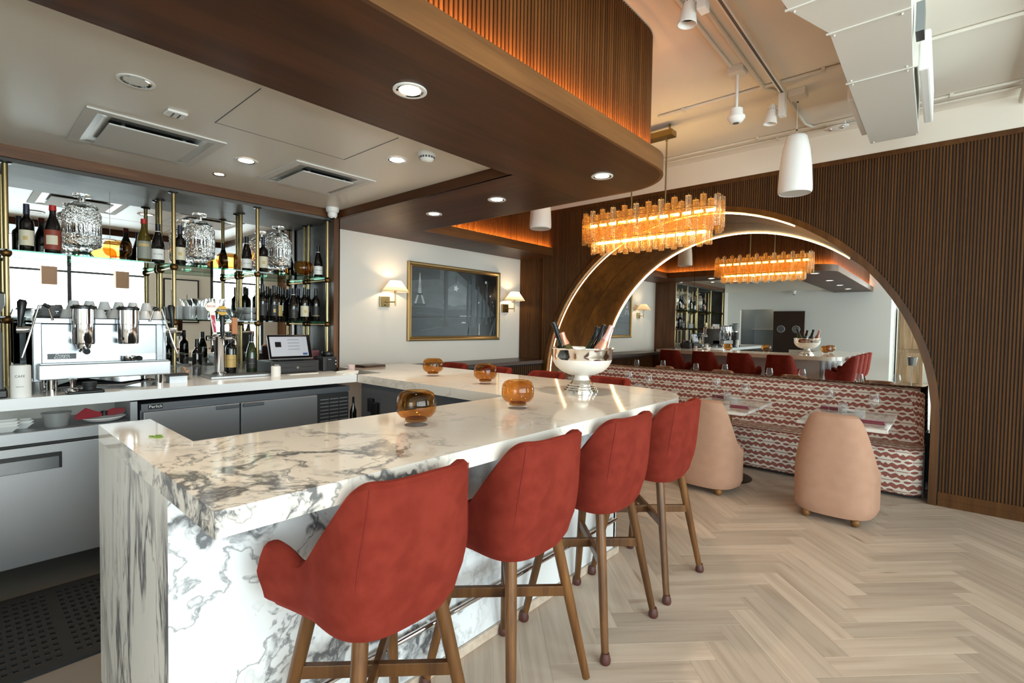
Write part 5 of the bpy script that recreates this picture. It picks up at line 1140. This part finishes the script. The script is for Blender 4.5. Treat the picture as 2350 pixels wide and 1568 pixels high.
for y, s_ in ((-.30, -1), (.285, 1)):
    w_ = obj('steam_wand', MB().tube([(.0, y+.06*(-s_), .42), (.01, y+.04*(-s_), .50), (.02, y, .505), (.05, y+.05*s_, .30), (.06, y+.075*s_, .21)], .0055, 8), 'chrome', em, smooth=True); obj('grip', MB().tube([(.01, y+.045*(-s_), .495), (.015, y+.02*(-s_), .512)], .010, 10), 'black', w_, smooth=True)
    l_ = obj('steam_lever', MB().tube([(-.03, y+.03*s_, .365), (-.03, y+.09*s_, .365)], .02, 12), 'chrome', em, smooth=True); obj('lever_grip', MB().tube([(-.03, y+.075*s_, .38), (-.03, y+.072*s_, .43), (-.03, y+.065*s_, .52), (-.03, y+.062*s_, .535)], [.008, .013, .022, .014], 14), 'black', l_, smooth=True)
gg = obj('gauge_plate', MB().box(-.052, -.046, -.245, -.185, .27, .345), 'steel_dark', em); 
bdg = obj('badge', MB().box(-.044, -.038, -.262, -.135, .19, .222), 'black', em)
obj('lettering', text_mb('Doppia', .022, fn=lambda x, y: (-.0372, -.198+x, .2125+y), shear=.25), 'ink_white', bdg); obj('lettering', text_mb('ROCKET', .014, fn=lambda x, y: (-.0372, -.198+x*1.35, .197+y)), 'ink_white', bdg)
# tamper rest, spare portafilter, cups on the machine
tm = thing('tamping_mat', 'black tamping mat with a chrome tamper in front of the espresso machine', 'tamper', (-3.745, .49, ZB_)); obj('mat', MB().box(-.06, .05, -.075, .09, 0, .018, bev=.006), 'black', tm); obj('tamper', MB().lathe([(.001, .018), (.029, .018), (.029, .03), (.012, .036), (.012, .06), (.02, .085), (.001, .09)], 20, (0, -.045, 0)), 'chrome', tm, smooth=True); obj('leveller', MB().lathe([(.001, .018), (.03, .018), (.03, .04), (.034, .042), (.034, .062), (.001, .066)], 22, (-.01, .03, 0)), 'black_matte', tm, smooth=True)
sp2 = thing('portafilter', 'spare chrome portafilter with a black handle lying on the drip tray', 'portafilter', (-3.90, .735, ZB_+.171)); obj('basket', MB().lathe([(.03, 0), (.034, .005), (.034, .03), (.03, .03), (.028, .006)], 20), 'chrome', sp2, smooth=True); obj('handle', MB().tube([(.03, .01, .018), (.07, .02, .018)], .008, 8), 'chrome', sp2, smooth=True); obj('grip', MB().tube([(.06, .018, .018), (.10, .03, .018), (.115, .034, .018)], [.011, .017, .014], 12), 'black', sp2, smooth=True)
cpm = mesh('cup', MB().lathe([(.018, .055), (.022, .052), (.036, .0), (.034, .0), (.02, .05), (.001, .052)], 20), 'cup_grey', True)
random.seed(11); first_c = None; ordn = ['first', 'second', 'third', 'fourth', 'fifth', 'sixth', 'seventh', 'eighth', 'ninth']
for r_, (x, z) in enumerate(((-3.985, .436), (-4.065, .436), (-4.14, .436))):
    for k in range(7):
        y = .455+k*.075+random.uniform(-.008, .008)
        if r_ == 0 and k in (0,): continue
        tag(obj('espresso_cup', cpm, None, loc=(x+random.uniform(-.005, .005), y, ZB_+z)), 'upturned pale espresso cup, %s from the left in the %s row on the espresso machine' % (ordn[k], ['front', 'middle', 'back'][r_]), 'cup', 'upturned espresso cups')
for k in range(6): tag(obj('espresso_cup', cpm, None, loc=(-4.13, .50+k*.075, ZB_+.492)), 'upturned pale espresso cup, %s from the left in the upper layer on the espresso machine' % ordn[k], 'cup', 'upturned espresso cups')
for k in range(8): tag(obj('saucer', MB().lathe([(.001, 0), (.03, 0), (.06, .008), (.058, .0085), (.001, .004)], 24), 'cup_grey', loc=(-4.1, .385, ZB_+.437+k*.0095), smooth=True), 'pale saucer, %s from the bottom of the stack on the left of the espresso machine' % ordn[k], 'saucer', 'saucers stacked on the espresso machine')
cb_ = thing('cable_bundle', 'black and chrome hoses lying under the espresso machine', 'hose', (-3.97, .62, ZB_))
for k in range(6): obj('hose', MB().tube([(-.02-.03*k, -.28+.02*k, .01), (.0-.04*k, -.1, .02+.006*k), (.02-.03*k, .1, .012), (-.05, .25, .03), (-.1-.02*k, .3, .012)], .006 if k % 2 else .009, 8), 'black' if k % 3 else 'chrome', cb_, smooth=True)
# coffee canister, grinder at the left edge
cn = thing('coffee_canister', 'white paper coffee canister left of the espresso machine', 'canister', (-3.77, .235, ZB_)); obj('body', MB().lathe([(.001, 0), (.042, 0), (.042, .17), (.038, .175), (.001, .175)], 28), 'label_white', cn, smooth=True); obj('lettering', text_mb('CAFE', .018, fn=wrap(.0425, .115, -.15)), 'ink', cn, fix=False); obj('small_print', text_mb('espresso', .009, fn=wrap(.0425, .06, -.15)), 'ink', cn, fix=False)
gd = thing('coffee_grinder', 'black and steel coffee grinder cut off at the left edge', 'grinder', (-3.83, .10, ZB_)); obj('body', MB().box(-.1, .03, -.08, .07, .03, .36, bev=.01), 'dark_grey', gd); obj('foot', MB().box(-.1, .07, -.08, .085, 0, .045, bev=.008), 'black', gd); obj('collar', MB().lathe([(.06, .36), (.062, .38), (.055, .40)], 24, (-.03, 0, 0)), 'chrome', gd, smooth=True); obj('hopper', MB().lathe([(.045, .40), (.085, .50), (.085, .56), (.083, .56), (.083, .50), (.043, .402)], 28, (-.03, 0, 0)), 'plastic_clear', gd, smooth=True); obj('hopper_lid', MB().lathe([(.001, .575), (.07, .575), (.088, .562), (.001, .56)], 28, (-.03, 0, 0)), 'black', gd, smooth=True)
# ------------------------------------------------------------------ glassware on the lower shelf and counter
def tag_o(o, *a): return tag(o, *a)
fr_cup = mesh('glass', MB().lathe([(.001, 0), (.038, 0), (.043, .105), (.041, .105), (.036, .006), (.001, .006)], 22), 'rocks_frost', True)
for r_ in range(2):
    for k in range(3 if r_ == 0 else 2): tag(obj('rocks_glass', fr_cup, None, loc=(-4.53-r_*.1, 1.155+k*.089, ZL2)), 'frosted tall rocks glass, %s from the left in the %s row on the lower shelf' % (ordn[k], ['front', 'rear'][r_]), 'glass', 'frosted rocks glasses')
cb0 = mesh('crystal_bowl', MB().lathe([(.001, 0), (.035, 0), (.04, .01), (.066, .085), (.064, .086), (.037, .012), (.001, .006)], 36, flute=12, fa=.03), 'crystal', True)
for x, y, z, lb in ((-4.54, 1.442, 0, 'cut crystal bowl at the front left of the lower shelf'), (-4.54, 1.582, 0, 'cut crystal bowl on the lower shelf behind the beer tap handles'), (-4.69, 1.362, 0, 'cut crystal bowl at the rear left of the lower shelf'), (-4.69, 1.50, 0, 'cut crystal bowl at the rear right of the lower shelf'), (-4.69, 1.362, .088, 'cut crystal bowl stacked on top of the rear left bowl'), (-4.54, 1.442, .088, 'cut crystal bowl stacked on top of the front left bowl')):
    tag(obj('crystal_bowl', cb0, None, loc=(x, y, ZL2+z)), lb, 'bowl', 'cut crystal bowls')
gb = mesh('glass_dish', MB().lathe([(.001, 0), (.03, 0), (.043, .02), (.045, .055), (.043, .055), (.04, .02), (.001, .005)], 24), 'rocks_frost', True)
for k, (x, y, z) in enumerate(((-4.53, 1.70, 0), (-4.65, 1.68, 0), (-4.53, 1.70, .058), (-4.65, 1.68, .058))): tag(obj('glass_dish', gb, None, loc=(x, y, ZL2+z)), 'clear glass dish, %s of the %s stack left of the third pole' % (['bottom', 'bottom', 'top', 'top'][k], ['front', 'rear'][k % 2]), 'dish', 'stacked glass dishes')
up = thing('upturned_glass', 'upturned wine glass', 'wine glass', (0, 0, -5), 0, 'upturned wine glasses')
obj('bowl', MB().lathe([(.033, 0), (.042, .05), (.04, .075), (.02, .095), (.004, .10)], 20), 'glass', up, smooth=True); obj('stem', MB().tube([(0, 0, .098), (0, 0, .175)], .0035, 8), 'glass', up, smooth=True); obj('foot', MB().lathe([(.004, .172), (.034, .178), (.034, .18), (.001, .181)], 20), 'glass', up, smooth=True)
fg = True
for r_ in range(3):
    for k in range(5):
        loc = (-4.325-r_*.085, 1.0+k*.078, ZB_); lb = 'upturned wine glass, %s from the left in the %s row beside the beer tap' % (ordn[k], ['front', 'middle', 'back'][r_])
        if math.hypot(loc[0]+4.43, loc[1]-1.113) < .06 or loc[1] > 1.29: continue
        if math.hypot(loc[0]+4.45, loc[1]-1.27) < .08: continue
        if fg: up.location = loc; up['label'] = lb; fg = False
        else: dup(up, loc, 0, lb)
for k in range(3): dup(up, (-4.40, 1.44+k*.085, ZB_), 0, 'upturned wine glass, %s from the left behind the counter bottles' % ordn[k])
# scale / cork jar near second pole
sc_ = thing('digital_scale', 'black digital scale on a steel stand at the foot of the second pole', 'scale', (-4.02, 1.02, ZB_)); obj('platform', MB().box(-.05, .05, -.06, .065, .045, .06, bev=.004), 'black', sc_); obj('stand', MB().box(-.045, .045, -.05, .055, 0, .045), 'steel', sc_)
cj = thing('cork_jar', 'glass jar of corks right of the second pole', 'jar', (-4.17, 1.115, ZB_)); obj('jar', MB().lathe([(.001, 0), (.045, 0), (.048, .09), (.046, .09), (.043, .004), (.001, .004)], 24), 'glass', cj, smooth=True)
random.seed(5)
for k in range(14): a = random.random()*6.28; p = Vector((random.uniform(-.024, .024), random.uniform(-.024, .024), .016+.0052*k)); d = Vector((math.cos(a), math.sin(a), random.uniform(-.5, .5))).normalized()*.011; obj('cork', MB().tube([p-d, p+d], .007, 8), 'cork_tan', cj)
# ------------------------------------------------------------------ beer tap
bt_ = thing('beer_tap', 'chrome beer tower with three tap handles on a drip tray', 'beer tap', (-4.20, 1.352, ZB_))
obj('drip_tray', MB().box(-.07, .17, -.11, .33, 0, .020, bev=.004), 'steel', bt_)
gmb = MB()
for k in range(18): gmb.box(-.06, .16, -.10+k*.024, -.09+k*.024, .020, .0215)
obj('drip_grate', gmb, 'steel_dark', bt_)
obj('tower', MB().lathe([(.05, .02), (.05, .03), (.04, .04), (.038, .30), (.045, .31), (.045, .33), (.001, .335)], 28), 'chrome', bt_, smooth=True); obj('cross_bar', MB().tube([(0, -.09, .30), (0, .10, .30)], .02, 16), 'chrome', bt_, smooth=True)
for y in (-.075, .0, .085): obj('faucet', MB().tube([(.0, y, .30), (.055, y, .30), (.08, y, .285), (.085, y, .25)], [.012, .011, .009, .008], 12), 'chrome', bt_, smooth=True)
h1 = obj('tap_handle', MB().prismv([(-.075-.012, .33), (-.075+.016, .33), (-.075+.010, .40), (-.075-.0+.018-.03, .50)], .05, .065, 0) if False else MB().prismv([(-.062, .33), (-.038, .33), (-.048, .50), (-.088, .50)], .05, .062, 0), 'label_white', bt_)
obj('handle_stripe', MB().prismv([(-.057, .345), (-.043, .345), (-.053, .475), (-.078, .475)], .0625, .0635, 0), 'ink_red', h1); obj('handle_head', MB().prismv([(-.07, .49), (-.045, .51), (-.03, .535), (-.05, .565), (-.075, .575), (-.10, .565), (-.12, .535), (-.105, .51)], .048, .064, 0), 'label_white', h1)
obj('lettering', text_mb('BAVIK', .022, fn=lambda x, y: (.0645, -.075+x, .540+y)), 'ink_red', h1); obj('lettering', text_mb('SUPER PILS', .015, fn=lambda x, y: (.0645, -.056-y-.06*(x/.13), .412+x)), 'ink_white', h1)
h2 = obj('tap_handle', MB().tube([(.06, .0, .31), (.06, .0, .36), (.06, .0, .40), (.06, .0, .46), (.06, 0, .475)], [.010, .017, .015, .021, .016], 16), 'black', bt_, smooth=True); hb = MB(); hb.lathe([(.001, -.008), (.036, -.008), (.038, 0), (.036, .008), (.001, .008)], 28); Rm = Matrix.Translation((.06, 0, .512)) @ Matrix.Rotation(PI/2, 4, 'Y'); hb.v = [tuple(Rm @ Vector(v)) for v in hb.v]; obj('medallion', hb, 'ink_gold', h2, smooth=True)
obj('medallion_band', MB().box(.066, .071, -.042, .042, .503, .521), 'black', h2); obj('lettering', text_mb('Petrus', .017, fn=lambda x, y: (.0715, x, .512+y)), 'ink_white', h2)
obj('tap_handle', MB().box(.05, .07, .065, .108, .33, .46, bev=.008), 'leather_brown', bt_)
# ------------------------------------------------------------------ till
ds = thing('cash_drawer', 'black cash drawer under the touch screen till', 'cash drawer', (-4.10, 1.90, ZB_)); obj('case', MB().box(-.30, 0, -.205, .205, .006, .105, bev=.004), 'charcoal', ds); dw = obj('drawer_front', MB().box(0, .008, -.185, .17, .018, .092, bev=.003), 'charcoal', ds); obj('slot', MB().box(.008, .0095, -.15, -.03, .05, .056), 'black', dw); obj('slot', MB().box(.008, .0095, .05, .15, .05, .056), 'black', dw); obj('lock', MB().tube([(.008, .01, .05), (.016, .01, .05)], .010, 14), 'chrome', dw, smooth=True); obj('lettering', text_mb('Clover', .014, fn=lambda x, y: (.0095, -.16+x, .08+y)), 'ink_white', dw)
for y in (-.18, .18): obj('rubber_foot', MB().box(-.03, -.01, y-.01, y+.01, 0, .006), 'rubber', ds)
po_ = thing('till_screen', 'tilted touch screen till standing on the cash drawer', 'screen', (-4.17, 1.885, ZB_+.1055)); Rt = Matrix.Translation((0, 0, .115)) @ Matrix.Rotation(-.32, 4, 'Y')
obj('stand', MB().box(-.12, .03, -.11, .11, 0, .018, bev=.006).box(-.07, -.03, -.05, .05, .015, .11), 'black', po_)
obj('bezel', MB().box(-.012, .0, -.185, .185, -.105, .11, rot=Rt, bev=.005), 'steel', po_); sc2 = obj('glass_front', MB().box(-.001, .002, -.18, .18, -.10, .105, rot=Rt), 'screen_frame', po_)
obj('display', MB().box(.002, .003, -.165, .15, -.08, .09, rot=Rt), 'screen_glow', sc2); obj('picture_tile', MB().box(.003, .0036, -.125, -.075, .0, .045, rot=Rt), 'screen_dark', sc2); obj('blue_button', MB().box(.003, .0036, .10, .14, -.072, -.055, rot=Rt), 'ink_blue', sc2)
for k in range(4): obj('text_line', MB().box(.003, .0034, -.02, .08, .06-k*.028, .066-k*.028, rot=Rt), 'screen_text', sc2)
rp = thing('receipt_printer', 'black receipt printer at the foot of the niche post', 'printer', (-4.12, 2.22, ZB_)); obj('body', MB().box(-.17, 0, -.065, .065, 0, .13, bev=.008), 'charcoal', rp); obj('front_plate', MB().box(0, .004, -.03, .06, .01, .115), 'black_matte', rp)
for z in (.06, .09): obj('button', MB().ball((.003, .052, z), .006, 10), 'ink_white', rp)
obj('lettering', text_mb('Clover', .012, fn=lambda x, y: (.0045, -.005+x, .105+y)), 'ink_white', rp)
tr2 = tag(obj('tape_roll', MB().lathe([(.02, 0), (.05, 0), (.055, .01), (.055, .03), (.05, .04), (.02, .04)], 24), 'black', loc=(-4.19, 2.235, ZB_+.131), smooth=True), 'round black card reader puck on the receipt printer', 'puck')
bg = tag(obj('card_holder', MB().box(-.02, .02, -.045, .045, 0, .18, bev=.004), 'card_bag', loc=(-4.32, 2.165, ZB_)), 'clear reddish card pouch leaning behind the till screen', 'pouch')
tag(obj('white_candle', MB().lathe([(.001, 0), (.036, 0), (.036, .078), (.03, .082), (.001, .08)], 24), 'paper', loc=(-3.98, 1.685, ZB_), smooth=True), 'white paper cylinder at the foot of the third pole', 'canister')
tag(obj('pink_cup', MB().lathe([(.001, 0), (.03, 0), (.034, .06), (.032, .06), (.028, .004), (.001, .004)], 20), 'pink_cup', loc=(-3.97, 2.34, ZB_), smooth=True), 'small pink paper cup at the inner corner of the counters', 'cup')
for k in range(3): tag(obj('paper_napkins', MB().box(-.06, .06, -.07, .07, 0, .008, bev=.002), 'paper', loc=(-3.80, 2.20+.004*k, ZB_+.0085*k), rot=(0, 0, .2*k)), '%s pack of white paper napkins at the inner counter corner' % ['bottom', 'middle', 'top'][k], 'napkins', 'paper napkin packs')
tag(obj('paper_slip', MB().box(-.03, .03, -.12, .12, 0, .004), 'paper', loc=(-4.03, 1.93, ZB_)), 'white paper slip in front of the cash drawer', 'paper')
tag(obj('menu_stack', MB().box(-.09, .09, -.13, .13, 0, .012).box(-.085, .088, -.12, .13, .012, .024), 'ledge_wood', loc=(-4.28, 2.72, ZB_), rot=(0, 0, .1)), 'stack of brown menus on the counter below the picture wall', 'menus')
# ------------------------------------------------------------------ far side of the room, seen in the mirrors
wc = thing('wood_cabinet', 'pale wooden panelled cabinet in the entrance hall', 'cabinet', (-.75, -4.3, 0)); obj('body', MB().box(-.2, .35, -.3, .3, 0, 2.15, bev=.01), 'cabinet_wood', wc)
for z0, z1 in ((.15, .95), (1.05, 2.0)): obj('panel', MB().box(-.15, .3, .3, .315, z0, z1, bev=.005), 'cabinet_wood', wc)
ib = thing('ice_bucket_stand', 'steel ice bucket on a slim floor stand near the entrance hall', 'ice bucket', (-.55, -2.0, 0)); obj('bucket', MB().lathe([(.001, .72), (.075, .72), (.095, .92), (.098, .92), (.09, .90), (.07, .73), (.001, .73)], 28), 'steel_white', ib, smooth=True); obj('pole', MB().tube([(0, 0, .02), (0, 0, .72)], .012, 10), 'chrome', ib, smooth=True); obj('foot', MB().lathe([(.001, 0), (.14, 0), (.14, .01), (.02, .025)], 28), 'steel', ib, smooth=True)
ar = thing('framed_drawing', 'framed line drawing on the window wall, seen in the bar mirror', 'picture', (XE-.012, 3.45, 1.9)); obj('frame', MB().box(-.02, .01, -.35, .35, -.45, .55), 'black', ar); obj('paper', MB().box(-.022, -.02, -.32, .32, -.42, .52), 'paper', ar); obj('ink_line', MB().box(-.024, -.022, -.2, -.19, -.1, .3).box(-.024, -.022, .1, .11, -.2, .2).box(-.024, -.022, -.2, .2, -.2, -.19), 'ink', ar)
for i, y in enumerate((1.20, 2.30)): 
    t = thing('window_blind', '%s brown paper lantern hanging in front of the big window' % ['left', 'right'][i], 'lantern', (XE-.35, y, 2.15), 0, 'brown square lanterns'); obj('shade', MB().box(-.11, .11, -.11, .11, 0, .34), 'blind_brown', t); obj('cord', MB().tube([(0, 0, .34), (0, 0, 1.25)], .004, 6), 'black', t)
